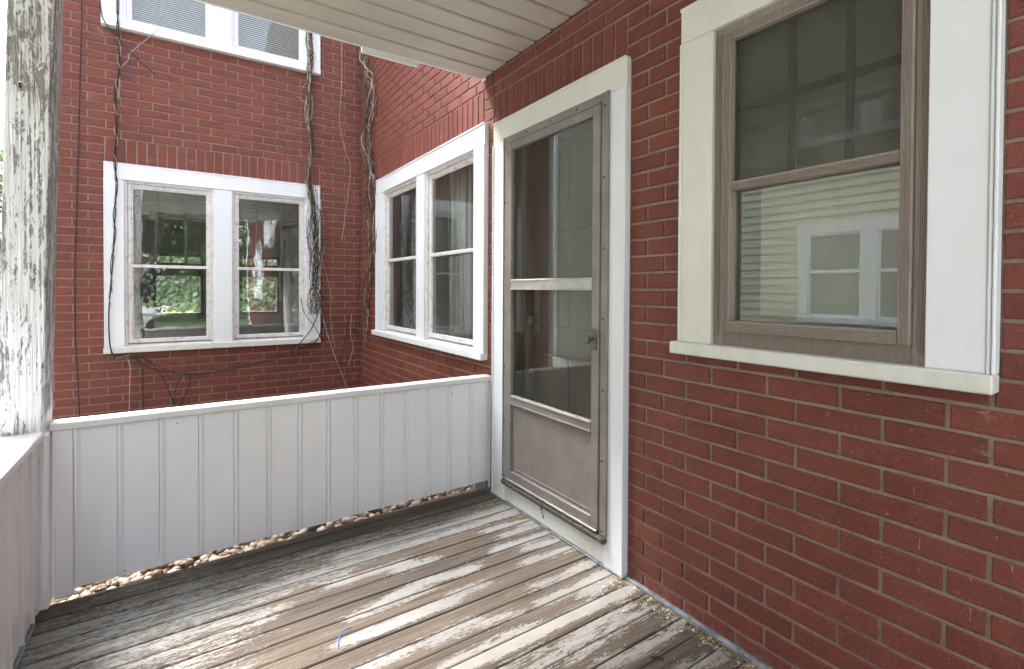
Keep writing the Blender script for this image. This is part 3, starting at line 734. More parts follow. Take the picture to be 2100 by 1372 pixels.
b = MB(mapR); b.cbox(ds0+.004, ds1-.004, .036, .046, dz0-.006, dz0+.004, .002); b.obj('sweep', M['alu_bare'], root)

root = thing('entry_door', 'brown inner entry door seen dimly through the storm door glass', 'door')
b = MB(mapR); b.cbox(1.55, 2.235, -.125, -.085, .09, R_(.86), .004); b.obj('door_leaf', M['wood_door'], root)
b = MB(mapR)
for z0_, z1_ in ((R_(-.95), R_(-.35)), (R_(-.2), R_(.2)), (R_(.3), R_(.75))):
    for a, c in ((1.64, 1.86), (1.93, 2.15)): b.cbox(a, c, -.086, -.076, z0_, z1_, .006)
b.obj('raised_panel', M['wood_door'], root)
b = MB(mapR); b.cbox(2.235, 2.275, -.12, -.05, .09, R_(.86), .003); b.obj('jamb', M['wood_jamb'], root)
b = MB(mapR); b.cbox(2.29, 2.40, -.11, -.03, R_(-.25), R_(.86), .003); b.obj('side_casing', M['room'], root)
b = MB(mapR); b.cbox(2.175, 2.225, -.084, -.078, R_(-.25), R_(-.0), .004); b.tube([(2.2, -.08, R_(-.17)), (2.2, -.05, R_(-.17)), (2.2, -.03, R_(-.17))], [.012, .014, .024], 10); b.obj('lock_plate', M['steel'], root)

# ------------------------------------------------------------------ rooms behind the windows
def room(name, x0, x1, y0, y1, z0, z1, far=None):
    t = .1
    parts = []
    b = MB(); b.box(x0, x1, y0, y1, z0-t, z0); o = b.obj('room_floor', M['room_floor']); tag(o, kind='structure')
    b = MB(); b.box(x0, x1, y0, y1, z1, z1+t); o = b.obj('room_ceiling', M['room']); tag(o, kind='structure')
    b = MB()
    if not name.startswith('main'): b.box(x0-t, x0, y0, y1, z0-t, z1+t)
    b.box(x1, x1+t, y0, y1, z0-t, z1+t)
    if far:
        xs = [x0-t]+[q for f in far for q in f[:2]]+[x1+t]; zf0, zf1 = far[0][2], far[0][3]
        b.box(x0-t, x1+t, y1, y1+t, z0-t, zf0); b.box(x0-t, x1+t, y1, y1+t, zf1, z1+t)
        for i in range(0, len(xs), 2): b.box(xs[i], xs[i+1], y1, y1+t, zf0, zf1)
    else: b.box(x0-t, x1+t, y1, y1+t, z0-t, z1+t)
    if name != 'wing': b.box(x0-t, x1+t, y0-t, y0, z0-t, z1+t)
    o = b.obj('room_wall', M['room']); tag(o, kind='structure')
farw = [(-.34, .30, R_(-.44), R_(.53)), (.80, 1.40, R_(-.44), R_(.53))]
room('wing', -.91, 1.45, YB+.115, 9.2, -.05, R_(1.3), farw)
room('wing', -.91, 1.45, YB+.115, 9.2, R_(1.5), TOP)
room('main', D+.105, 5.2, -.8, 5.0, -.05, R_(1.3))
room('main_upper', D+.105, 5.2, -.8, 5.0, R_(1.5), TOP)
for i, (a, c, z0_, z1_) in enumerate(farw):
    root = thing('far_room_window', ('left-hand' if i == 0 else 'right-hand')+' bright sash window across the room, seen through the low double window', 'window')
    b = MB(); zr = R_(.14)
    b.cbox(a, a+.04, 9.20, 9.26, z0_, z1_); b.cbox(c-.04, c, 9.20, 9.26, z0_, z1_); b.cbox(a, c, 9.201, 9.259, z0_, z0_+.05); b.cbox(a, c, 9.201, 9.259, z1_-.05, z1_)
    b.cbox(a, c, 9.19, 9.258, zr+.04, zr+.24); b.obj('sash_frame', M['grid'], root)
    b = MB()
    for q in (1/3, 2/3): b.box(a+(c-a)*q-.01, a+(c-a)*q+.01, 9.21, 9.23, zr+.24, z1_-.04)
    b.obj('muntin', M['grid'], root)
# curtains
def curtain(name, label, mp, u0, u1, w, z0, z1, amp=.02, nw=5, mat='curtain'):
    b = MB(mp); n = 48; vs = []
    for i in range(n+1):
        t = i/n; u = u0+(u1-u0)*t
        for z in (z1, (z0+z1)/2, z0):
            k = 1 if z == z1 else 1.1
            vs.append((u, w+amp*k*sin(t*nw*2*pi+.3*z)+amp*.4*sin(t*nw*5.1), z))
    fs = [(i*3+j, i*3+j+1, i*3+j+4, i*3+j+3) for i in range(n) for j in (0, 1)]
    b.add(vs, fs); o = b.obj(name, M[mat], smooth=True); m = o.modifiers.new('thick', 'SOLIDIFY'); m.thickness = .002
    tag(o, label, 'curtain'); return o
curtain('curtain', 'pale folded curtain inside the right sash of the door wall double window', mapR, 3.02, 3.36, -.13, R_(-.42), R_(.9))
curtain('curtain', 'pale curtain inside the left sash of the door wall double window', mapR, 3.72, 4.05, -.13, R_(-.42), R_(.9))
# blinds in the upper back wing window
for a, c, lab in ((-.385, .2506, 'left'), (.3936, 1.03, 'right')):
    b = MB(mapB); z = R_(2.20)
    while z < R_(3.55):
        b.add([(a+.03, -.065, z), (c-.03, -.065, z), (c-.03, -.078, z+.0165), (a+.03, -.078, z+.0165), (a+.03, -.065, z-.0008), (c-.03, -.065, z-.0008), (c-.03, -.078, z+.0157), (a+.03, -.078, z+.0157)],
              [(0, 1, 2, 3), (4, 5, 6, 7), (0, 1, 5, 4), (1, 2, 6, 5), (2, 3, 7, 6), (3, 0, 4, 7)]); z += .0185
    root = thing('mini_blind', 'white mini blind behind the '+lab+' sash of the upper back wing window', 'blind')
    o = b.obj('slat', M['blind'], root); tag(o, kind='stuff')
    b = MB(mapB); b.cbox(a+.028, c-.028, -.09, -.062, R_(2.176), R_(2.192), .002); b.obj('bottom_rail', M['blind'], root)
for a, c, lab in ((-.385, .2506, 'left'), (.3936, 1.03, 'right')):
    b = MB(mapB); z = R_(.60 if lab == 'left' else .62)
    while z < R_(.87):
        b.box(a+.03, c-.03, -.112, -.095, z, z+.0012); b.box(a+.03, c-.03, -.098, -.096, z, z+.012); z += .02
    root = thing('raised_blind', 'half raised blind behind the upper '+lab+' sash of the low back wing window', 'blind')
    o = b.obj('slat', M['blind_dim'], root); tag(o, kind='stuff')

# ------------------------------------------------------------------ porch roof and soffit
ZS = R_(1.2925)
root = thing('porch_soffit', 'beige ribbed soffit boards under the porch roof', 'ceiling')
ed = 2.6530; P = .1387; k = 0
while ed-P > -.38:
    y1_, y0_ = ed, ed-P; zz = ZS+(2.65-y1_)*.010
    prof = [(y1_, zz+.016), (y1_-.004, zz+.001), (y1_-.012, zz), (y0_+.016, zz), (y0_+.010, zz+.016), (y0_, zz+.016), (y0_, zz+.026), (y1_, zz+.026)]
    dz = random.uniform(-.0008, .0008)
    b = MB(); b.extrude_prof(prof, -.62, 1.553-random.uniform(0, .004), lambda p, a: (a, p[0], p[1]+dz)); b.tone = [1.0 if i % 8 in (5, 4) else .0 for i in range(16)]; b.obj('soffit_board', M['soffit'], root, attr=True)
    ed -= P
root = thing('porch_roof', 'white trimmed flat roof over the porch, seen from below', 'roof')
b = MB(); b.cbox(-.74, 1.555, 2.655, 2.675, ZS+.004, ZS+.20, .003); b.obj('fascia', M['white'], root)
b = MB(); b.cbox(-.76, -.74, -.36, 2.675, ZS+.004, ZS+.20, .003); b.obj('fascia', M['white'], root)
b = MB(); b.box(-.74, 1.555, -.36, 2.654, ZS+.10, ZS+.19); b.obj('roof_deck', M['shingle'], root)
b = MB(); b.cbox(-.60, -.46, -.36, 2.65, ZS-.0, ZS+.08, .004); b.obj('beam', M['white'], root)
b = MB()
b.cbox(.815, 1.145, 2.678, 2.692, ZS-.020, ZS+.055, .002)
o = b.obj('loose_flashing', M['yellowed']); o.rotation_euler = (0, 0, 0); tag(o, 'loose piece of pale metal flashing hanging below the porch roof edge', 'flashing')
b = MB(); b.cbox(1.545, 1.560, 2.62, 2.66, ZS-.012, ZS+.004, .002); o = b.obj('flashing_tab', M['white']); tag(o, 'tiny white flashing tab where the soffit edge meets the brick wall', 'flashing')

# ------------------------------------------------------------------ porch floor
BL = [(0.60,1.51,2.265,2.293,1.0),(0.0,1.53,2.185,2.224,0.9),(-0.43,0.08,2.271,2.271,0.75),(-0.17,0.29,2.072,2.043,0.75),(-0.07,0.33,2.404,2.369,0.55),(0.07,0.57,2.120,2.147,0.7),(1.31,1.55,2.123,2.086,1.0),(1.36,1.52,2.034,2.024,1.0),(1.25,1.56,1.945,1.936,1.0),(1.38,1.54,1.879,1.856,1.0),(1.31,1.51,1.781,1.762,1.0),(0.55,0.80,2.083,2.083,1.0),(0.79,0.92,2.035,2.036,0.9),(0.82,1.03,1.896,1.872,1.0),(0.63,0.73,1.853,1.880,1.0),(0.54,0.81,1.837,1.841,0.8),(0.49,0.87,1.717,1.720,1.05),(0.92,1.00,1.751,1.750,0.9),(1.44,1.49,1.619,1.619,1.0),(1.22,1.39,1.613,1.608,0.8),(1.20,1.50,1.515,1.519,1.0),(1.37,1.45,1.467,1.468,1.0),(0.40,0.88,1.562,1.571,0.85),(0.74,1.03,1.554,1.521,0.75),(0.64,1.56,1.395,1.391,1.15),(0.73,1.03,1.426,1.426,0.9),(1.11,1.37,1.297,1.304,0.85),(1.09,1.42,1.231,1.255,0.8),(0.94,1.17,1.257,1.273,0.85),(1.45,1.53,1.330,1.208,0.8),(1.35,1.54,1.126,1.151,0.85),(1.14,1.32,1.151,1.127,0.9),(1.34,1.47,0.998,0.965,0.8),(-0.40,-0.16,2.398,2.391,0.6),(-0.40,-0.10,2.148,2.143,0.75),(-.4,.25,1.98,2.0,.7),(-.4,.1,1.88,1.9,.65),(.62,1.0,1.30,1.32,.7)]
def paint_at(x, y):
    v = .10+.14*noise.noise((x*1.7, y*9, 3))
    for x0, x1, ya, yb, s in BL:
        t = min(1, max(0, (x-x0)/(x1-x0+1e-6))); yc = ya+(yb-ya)*t
        dx = max(x0-x, 0, x-x1); dy = abs(y-yc)
        g = math.exp(-(dx/.09)**2-(max(0, dy-.010)/.024)**2)
        v = max(v, .10+(s*.82-.10)*g)
    if y > 2.17: v = max(v, .50+.22*noise.noise((x*2, y*30, 1)) - max(0, y-2.36)*2.2)
    if y > 1.3: v = max(v, (.50+.25*noise.noise((x*3, y*14, 5)))-max(0, x-.05)*1.1)
    return v
root = thing('porch_floor', 'weathered porch floor of narrow grey boards with flaking white paint', 'porch floor')
pitch = .085; e = 2.436
edges = [e-pitch*i for i in range(0, 42)]
def floor_board(y0, y1, xa, xb, slant=0):
    n = max(8, int((xb-xa)/.025)); b = MB(); g = .0018; vs = []; pt = []; dp = []
    dz = random.uniform(-.0018, .0012); cup = random.uniform(0, .0012)
    for i in range(n+1):
        x = xa+(xb-xa)*i/n
        yy1 = y1+slant*(x-1.5)
        ys = [y0+g, y0+g+.0045, y0+(yy1-y0)*.25, (y0+yy1)/2, y0+(yy1-y0)*.75, yy1-g-.0045, yy1-g]
        for j, y in enumerate(ys):
            z = dz+(-.003 if j in (0, 6) else -cup if j in (3,) else 0)
            vs.append((x, y, z)); pt.append(paint_at(x, y)); 
            d = max(0, min(1, (y-2.12)/.35+max(0, (.45-x))*1.7*min(1, max(0, (y-1.0)/.5))))*(.75+.5*noise.noise((x*2.5, y*4, 9)))  # dirt spread leftwards, partly to dim boards that catch too much light
            if x < -.2: d = max(d, .7)
            if x > 1.25: d *= max(0.1, 1-(x-1.25)*3)
            dp.append(max(0, min(1, d)))
        for j, y in ((0, ys[0]), (6, ys[6])):
            vs.append((x, y, -.03)); pt.append(0); dp.append(1)
    fs = []
    for i in range(n):
        o_, q = i*9, (i+1)*9
        for j in range(6): fs.append((o_+j, q+j, q+j+1, o_+j+1))
        fs.append((o_, o_+7, q+7, q)); fs.append((o_+6, q+6, q+8, o_+8))
    fs.append((0, 1, 2, 3, 4, 5, 6, 8, 7)); t = n*9; fs.append((t, t+7, t+8, t+6, t+5, t+4, t+3, t+2, t+1))
    b.add(vs, fs)
    me = b.mesh('floor_board', M['floor'])
    for nm, dat in (('paint', pt), ('damp_dim', dp), ('edge', [1.0 if i % 9 in (0, 6, 7, 8) else 0.0 for i in range(len(pt))])):
        a = me.attributes.new(nm, 'FLOAT', 'POINT'); a.data.foreach_set('value', dat)
    o = bpy.data.objects.new('floor_board', me); COL.objects.link(o); o.parent = root
for i in range(len(edges)-1):
    a, c = edges[i+1], edges[i]
    floor_board(a, c, -.62, 1.556)
floor_board(2.436, 2.521, -.62, 1.556); floor_board(2.521, 2.627, -.62, 1.556, .045)
b = MB(); b.box(-.60, 1.55, edges[-1], 2.54, -.10, -.024); b.obj('floor_frame', M['dark'], root)
b = MB(); b.cbox(-.655, 1.55, edges[-1]-.03, edges[-1], -.16, -.006); b.obj('rim_board', M['post'], root)
b = MB(); b.cbox(1.545, 1.566, edges[-1], 1.446, -.02, .014, .004); b.cbox(1.53, 1.566, 2.503, 2.63, -.02, .012, .004)
b.obj('caulk_strip', M['caulk'], root)

# ------------------------------------------------------------------ parapets
def panel_prof(u0, u1):
    return None
root = thing('far_porch_railing', 'solid white ribbed siding railing across the far end of the porch', 'railing')
YP = 2.57; zcap = R_(-.555)
seams = [-.352, -.217, -.077, .064, .200, .3365, .4725, .607, .744, .8828, 1.019, 1.1528, 1.2824, 1.4206, 1.556]
for a, c in zip(seams[:-1], seams[1:]):
    zb = R_(-1.185)+(a+.35)*.010+random.uniform(-.003, .003); c -= .0012; dy = random.uniform(-.001, .001)
    prof = [(a, YP+.002), (a+.002, YP-.0085), (a+.010, YP-.0090), (a+.021, YP-.001), (a+.024, YP), (c-.012, YP-.0005), (c-.004, YP+.001), (c, YP+.002), (c, YP+.010), (a, YP+.010)]
    b = MB(); b.extrude_prof(prof, zb, zcap+.01, lambda p, z: (p[0], p[1]+dy, z)); b.obj('siding_panel', M['panel'], root)
b = MB(); b.cbox(-.412, -.353, YP-.006, YP+.01, .004, zcap+.01, .003); b.cbox(-.4125, -.405, YP-.012, YP-.004, .004, zcap, .001); b.obj('corner_trim', M['panel'], root)
b = MB(); b.cbox(1.5565, 1.563, YP-.014, YP+.01, .006, zcap+.01, .001); b.obj('end_trim', M['panel'], root)
b = MB(); b.cbox(-.42, 1.5635, YP-.022, YP+.052, zcap, zcap+.0315, .004); b.obj('cap', M['cap'], root)
b = MB(); b.box(-.40, 1.55, YP+.011, YP+.045, R_(-1.13), zcap-.001); b.obj('core_frame', M['post'], root)
b = MB(); b.cbox(1.475, 1.548, YP+.012, YP+.05, -.0, .06, .002); b.obj('leg', M['alu_bare'], root)
b = MB(); b.cbox(-.405, -.362, YP-.002, YP+.04, -.0, .07, .002); b.obj('leg', M['post'], root)
for u, z in ((-.356, R_(-.70)), (-.03, R_(-.585)), (.06, R_(-1.16)), (-.21, R_(-1.17)), (.47, R_(-1.15)), (.88, R_(-.62)), (1.02, R_(-1.12)), (.338, R_(-.66)), (1.29, R_(-.60))):
    b = MB(); b.tube([(u+.016, YP+.003, z), (u+.016, YP-.0035, z)], .0028, 6); b.obj('nail', M['rust'], root)
root = thing('left_porch_railing', 'solid white siding railing along the left side of the porch with a broad cap', 'railing')
XL = -.436
y = 2.49; zc2 = R_(-.568)
ss = [2.49]+[2.345-.1365*i for i in range(0, 25)]
for a, c in zip(ss[1:], ss[:-1]):
    prof = [(a, XL-.004), (a+.003, XL+.0085), (a+.012, XL+.0085), (a+.020, XL+.001), (a+.024, XL), (c-.012, XL), (c-.005, XL-.003), (c-.0012, XL-.004), (c-.0012, XL-.010), (a, XL-.010)]
    zb = .045+random.uniform(-.004, .004)
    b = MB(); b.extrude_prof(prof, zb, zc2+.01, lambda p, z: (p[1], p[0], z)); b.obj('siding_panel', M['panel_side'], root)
b = MB(); b.cbox(-.66, XL+.012, -.93, 2.492, zc2, zc2+.030, .004); b.obj('cap', M['cap'], root)
b = MB(); b.box(-.60, XL-.0105, -.93, 2.49, .03, zc2-.001); b.obj('core_frame', M['post'], root)
b = MB(); b.cbox(XL-.012, XL+.002, -.93, 2.40, .004, .018, .002); b.obj('bottom_strip', M['caulk'], root)

# ------------------------------------------------------------------ post (leans slightly)
root = thing('porch_post', 'square wooden porch post with peeling white paint at the far left corner', 'post')
b = MB(); nz = 60; vs = []; pt = []
zlo, zhi = .0, ZS
nc = 5
ring = []
def post_ring(z):
    f = (z-R_(-.46))/(R_(1.05)-R_(-.46)); f = max(-.7, f)
    xr = -.4245+(.0375)*f; w_ = .125; y0_, y1_ = 2.485, 2.655; c = .006
    xl = xr-w_
    if z < R_(-.6): xl = max(xl, -.60)
    k = noise.noise((z*6, 0, 0))*.0015
    return [(xl+c, y0_), (xl+w_*.33, y0_+k), (xl+w_*.66, y0_-k), (xr-c, y0_), (xr+k, y0_+c), (xr, (y0_+y1_)/2), (xr, y1_-c), (xr-c, y1_), (xl+c, y1_), (xl, y1_-c), (xl, y0_+c)]
for i in range(nz+1):
    z = zlo+(zhi-zlo)*i/nz
    rg = post_ring(z)
    for j, (x, y) in enumerate(rg):
        vs.append((x, y, z)); pt.append(.55 if j in (0, 1, 2, 3, 10) else .62 if z < R_(-.5) else .50)
    n = len(rg)
fs = [(i*n+k, i*n+(k+1) % n, (i+1)*n+(k+1) % n, (i+1)*n+k) for i in range(nz) for k in range(n)]+[tuple(range(n)), tuple(range(nz*n, nz*n+n))]
for q in range(len(vs)):
    if vs[q][2] > 1.9 and .54 < pt[q] < .56: pt[q] -= .035
b.add(vs, fs); me = b.mesh('shaft', M['post'])
a = me.attributes.new('paint', 'FLOAT', 'POINT'); a.data.foreach_set('value', pt)
o = bpy.data.objects.new('shaft', me); COL.objects.link(o); o.parent = root
b = MB(); b.cbox(-.56, -.4165, 2.502, 2.60, .004, zcap+.002, .004); b.obj('post_sleeve', M['panel'], root)
b = MB(); b.tube([(-.478, 2.487, R_(.72)), (-.478, 2.478, R_(.722)), (-.478, 2.474, R_(.735))], .003, 6); b.obj('hook', M['dark'], root)

# ------------------------------------------------------------------ cables
def smooth(pts, n=6, jit=0, seed=0):
    r = random.Random(seed); P_ = [Vector(p) for p in pts]; out = []
    for i in range(len(P_)-1):
        p0, p1, p2, p3 = P_[max(i-1, 0)], P_[i], P_[i+1], P_[min(i+2, len(P_)-1)]
        for k in range(n):
            t = k/n
            q = .5*((2*p1)+(p2-p0)*t+(2*p0-5*p1+4*p2-p3)*t*t+(3*p1-p0-3*p2+p3)*t**3)
            out.append(q+Vector((r.uniform(-jit, jit), r.uniform(-jit, jit), 0)))
    out.append(P_[-1]); return out
YC = 5.14
def cable(label, pts, r=.004, mat='cable', name='cable', yy=YC, jit=0, cat='cable'):
    b = MB(); b.tube(smooth([(p[0], yy, p[1]) for p in pts], 6, jit), r, 6)
    return tag(b.obj(name, M[mat], smooth=True), label, cat)
cable('thin black cable running straight down the brick beside the porch post', [(-.6358, 4.6), (-0.6358, 3.47), (-0.6471, 2.9756), (-0.6585, 2.4586), (-0.6728, 1.941), (-0.6876, 1.328), (-0.6875, 0.7909), (-0.6747, 0.4432), (-0.66, -.1)], .0045)
main = [(-.4192, 4.6), (-0.4192, 3.5444), (-0.4109, 3.3116), (-0.4092, 2.9974), (-0.4288, 2.796), (-0.4298, 2.5596), (-0.4344, 2.2435), (-0.4322, 2.0465), (-0.4395, 1.8086), (-0.4464, 1.65), (-0.4568, 1.4122), (-0.4733, 1.1748), (-0.4834, 0.9774), (-0.4753, 0.7397), (-0.4386, 0.6379), (-0.363, 0.6605)]
cable('black cable down the left casing of the back wing windows, curling under the low sill', main, .0055)
cable('second black cable twisted along the left window casing cable', [(p[0]+.012*(1 if i % 2 else -1), p[1]) for i, p in enumerate(main[:-4])], .0035, yy=YC-.006)
# dead tendrils wound round the main cable
tw = MB(); pts = []
for i in range(200):
    z = 3.6-i*.0128; x = -.4192+(.02 if z > 2.9 else 0)
    for q in range(len(main)-1):
        if main[q+1][1] <= z <= main[q][1]:
            t = (main[q][1]-z)/(main[q][1]-main[q+1][1]+1e-9); x = main[q][0]+(main[q+1][0]-main[q][0])*t
    pts.append((x+.011*sin(i*.42), YC-.002-.011*cos(i*.42), z))
tw.tube(pts, .0022, 4); tag(tw.obj('dry_tendril', M['vine_pale']), 'dry tendril wound around the cable on the left window casing', 'vine')
cable('black cable sagging in a shallow curve below the low back wing window', [(-0.40, .655), (-0.3534, 0.6598), (-0.2405, 0.5537), (-0.1068, 0.5008), (0.0497, 0.4614), (0.2501, 0.4692), (0.481, 0.5026), (0.7257, 0.538), (0.9411, 0.6166), (1.1215, 0.7018), (1.1771, 0.9324), (1.15, 1.2)], .0048)
cable('thinner black cable following the sagging one under the window', [(-0.36, .672), (-0.22, 0.600), (-0.1068, 0.52), (0.0497, 0.475), (0.2501, 0.458), (0.481, 0.49), (0.7257, 0.552), (0.9411, 0.63), (1.13, 0.715)], .0032)
cable('leftmost of the short black cables hanging below the low window', [(-0.3215, 0.6414), (-0.2731, 0.5849), (-0.2639, 0.4413), (-0.2583, 0.05)], .0045)
cable('straight slanting black cable dropping to the railing under the window', [(-0.3053, 0.6565), (-0.2074, 0.5797), (-0.1408, 0.4707), (-0.0902, 0.3405), (-0.0459, 0.2), (-.02, .05)], .0045)
cable('left half of the black cable loop below the window', [(0.0143, 0.4562), (-0.025, 0.39), (-0.044, .3), (-0.0459, 0.18), (-.04, .05)], .0038)
cable('right half of the black cable loop below the window', [(0.0604, 0.4604), (0.0693, 0.40), (.055, .34), (0.0314, 0.2846), (-0.0041, 0.19), (-.03, .05)], .0042)
cable('thin pale string hanging below the left end of the low sill', [(-0.3631, 0.6323), (-0.3475, 0.5505), (-0.3513, 0.4095), (-0.3586, 0.1)], .0028, 'vine_pale', 'string', cat='string')
cable('stiff cut black cable end sticking out under the upper window', [(-.42, 3.22), (-0.399, 3.2049), (-0.3268, 3.1375), (-0.1747, 3.0076)], .0045)
cable('short blue wire end dangling below the upper window', [(-.37, 3.17), (-0.3522, 3.1307), (-0.3526, 3.0314), (-0.3278, 2.8983)], .0035, 'cable_blue', 'wire')
cable('black cable crossing the lower left corner of the upper window casing', [(-.56, 4.2), (-0.5261, 3.5094), (-0.4967, 3.3445), (-0.4205, 3.2499)], .004)
cable('pale dry vine crossing the left pane of the upper window', [(-.12, 3.62), (-.14, 3.45), (-.17, 3.36), (-.33, 3.15), (-.35, 3.08), (-.40, 2.98), (-.41, 2.75)], .0028, 'vine_pale', 'dry_vine', cat='vine')
b = MB(); b.tube([(-.438, YC-.01, .635), (-.39, YC-.012, .648), (-.345, YC-.01, .664)], .006, 6); tag(b.obj('cable_clamp', M['steel']), 'grey metal clamp under the left end of the low sill where cables gather', 'clamp')

# ------------------------------------------------------------------ dead vines
def vine_bundle(label, path, n, spread, seed, yb, frac_pale=.35, inner=False, ndark=3, xmax=None, mp=None):
    root = thing('dead_vine', label, 'vine'); r = random.Random(seed)
    base = smooth([(p[0], yb, p[1]) for p in path], 8)
    m = len(base)
    for k in range(n):
        i0 = r.randrange(0, m//2) if inner else 0 if r.random() < .75 else r.randrange(0, m//3); i1 = m-1 if r.random() < .55 else r.randrange(m//2, m)
        ph, ph2 = r.random()*7, r.random()*7; am = r.uniform(.25, 1)*spread; fq = r.uniform(.10, .30)
        pts = []
        off = r.uniform(-.5, .5)*spread; wx = 0; wy = 0
        for i in range(i0, i1):
            wx += r.uniform(-1, 1)*spread*.16; wx *= .9
            x = base[i].x+off+am*.8*sin(i*fq+ph)*(.5+.5*sin(i*.05+ph2))+wx
            if xmax: x = min(x, xmax)
            pts.append((x, yb-.004-abs(am*.45*cos(i*fq*1.1+ph)), base[i].z))
        if len(pts) < 4: continue
        dark = k < ndark
        if mp: pts = [mp(p) for p in pts]
        sp_ = smooth(pts, 2); r0_ = r.uniform(.004, .006) if dark else r.uniform(.0018, .0048); tp = r.uniform(.4, 1)
        b = MB(); b.tube(sp_, [r0_*(1+(tp-1)*q/len(sp_))*(1 if dark else r.uniform(.65, 1.3)) for q in range(len(sp_))], 5)
        b.obj('stem', M['cable'] if dark else M['vine_pale'] if r.random() < frac_pale else M['vine'], root)
    # twigs
    for k in range(int(n*1.6)):
        i = r.randrange(2, m-2); p = base[i]; L = r.uniform(.05, .16); a = r.uniform(-1, 1); z = r.uniform(-1, .6)
        b = MB(); x0 = p.x+r.uniform(-.5, .5)*spread
        q = [(x0, yb-.02, p.z), (x0+a*L*.4, yb-.03, p.z+z*L*.3), (x0+a*L*.7+r.uniform(-.01, .01), yb-.035, p.z+z*L*.7), (x0+a*L, yb-.03, p.z+z*L+r.uniform(-.03, .03))]
        if xmax: q = [(min(v[0], xmax), v[1], v[2]) for v in q]
        if mp: q = [mp(v) for v in q]
        b.tube(smooth(q, 3), .0022, 4, .5); b.obj('twig', M['vine'] if r.random() < .6 else M['vine_pale'], root)
    return root
VR = [(4.95, 4.2), (4.98, 3.62), (4.90, 3.30), (4.82, 2.99), (4.89, 2.724), (4.79, 2.413), (4.75, 2.122), (4.79, 1.844), (4.79, 1.464), (4.89, 1.178), (4.93, .982), (4.97, .78), (5.05, .60)]
vine_bundle('rope of dead vines and cables down the right casing of the back wing windows',
            [(1.0546, 4.3), (1.0546, 3.6965), (1.068, 3.4636), (1.0454, 3.174), (1.0407, 2.8889), (1.0676, 2.6089), (1.0404, 2.3195), (1.0764, 2.0377), (1.099, 1.7522), (1.115, 1.52)], 20, .034, 5, 5.13)
vine_bundle('loose spray of vine ends and black wires over the right side of the low window',
            [(1.04, 2.30), (1.076, 2.04), (1.099, 1.7522), (1.11, 1.5), (1.10, 1.3), (1.09, 1.12), (1.09, .95)], 30, .075, 11, 5.125, .25, ndark=8, inner=True)
vine_bundle('thick tangle of dead vines in the inner corner of the two brick walls',
            VR, 24, .20, 23, 5.10, .22, mp=lambda p: (D-.012-(5.10-p[1])*.8, p[0], p[2]))
cable('pale stem drooping from the window vine rope to the railing cap', [(1.1217, 1.1754), (1.2145, 0.7848), (1.3095, 0.484), (1.4166, 0.2102), (1.45, .1)], .0038, 'vine_pale', 'dry_vine', cat='vine')
cable('thin pale stem hanging clear of the window vine rope', [(1.1448, 1.6346), (1.2052, 1.3703), (1.2523, 1.1755), (1.2523, 0.8813), (1.30, .6)], .0022, 'vine_pale', 'dry_vine', cat='vine')
cable('brown vine curling across the right end of the low sill', [(1.076, 1.2714), (1.1447, 1.0786), (1.0758, 0.839), (0.9412, 0.6545), (0.919, 0.5376)], .005, 'vine', 'dry_vine', yy=5.12, cat='vine')
cable('black wire crossing in front of the right casing of the low window', [(.97, 1.12), (1.0, .98), (1.08, .86), (1.14, .76), (1.17, .66)], .0035, yy=5.12)
cable('thin pale vine hanging from the soffit left of the corner tangle', [(1.36, 3.8), (1.36, 3.3), (1.34, 2.9), (1.40, 2.6), (1.45, 2.45), (1.40, 2.0), (1.36, 1.7)], .0025, 'vine_pale', 'dry_vine', cat='vine')
cable('dark stem end hanging lowest from the corner tangle', [(1.44, .95), (1.40, .72), (1.36, .5), (1.31, .36)], .0038, 'cable', 'dry_vine', cat='vine')
cable('pale looping stem end below the corner tangle', [(1.46, .95), (1.45, .75), (1.475, .62), (1.45, .5), (1.43, .42)], .0032, 'vine_pale', 'dry_vine', cat='vine')

# ------------------------------------------------------------------ neighbour house (seen mirrored in the glass)
XN = -3.4
root = thing('neighbour_house', 'pale green clapboard house with white windows across the driveway, mirrored in the glass', 'house')
b = MB(); b.box(XN-6, XN-.02, -9, 8.04, -.16, 6.4); b.obj('wall', M['green_siding'], root)
z = R_(.0754)-.1055*12
i = 0
while z < 6.35:
    b = MB(); b.add([(XN-.018, -9, z), (XN+.004, -9, z), (XN-.012, -9, z+.1055), (XN-.018, -9, z+.1055), (XN-.018, 8.05, z), (XN+.004, 8.05, z), (XN-.012, 8.05, z+.1055), (XN-.018, 8.05, z+.1055)],
                   [(0, 1, 2, 3), (4, 5, 6, 7), (0, 1, 5, 4), (1, 2, 6, 5), (3, 2, 6, 7), (0, 3, 7, 4)]); b.obj('clapboard', M['green_siding'], root); z += .1055
b = MB(); b.cbox(XN-.02, XN+.03, 7.96, 8.08, -.16, 6.4); b.obj('corner_board', M['white'], root)
b = MB(); b.box(XN-6.4, XN+.45, -9.4, 8.4, 6.4, 6.55); b.obj('roof', M['shingle'], root)
mapN = lambda u, w, z: (XN+w, u, z)
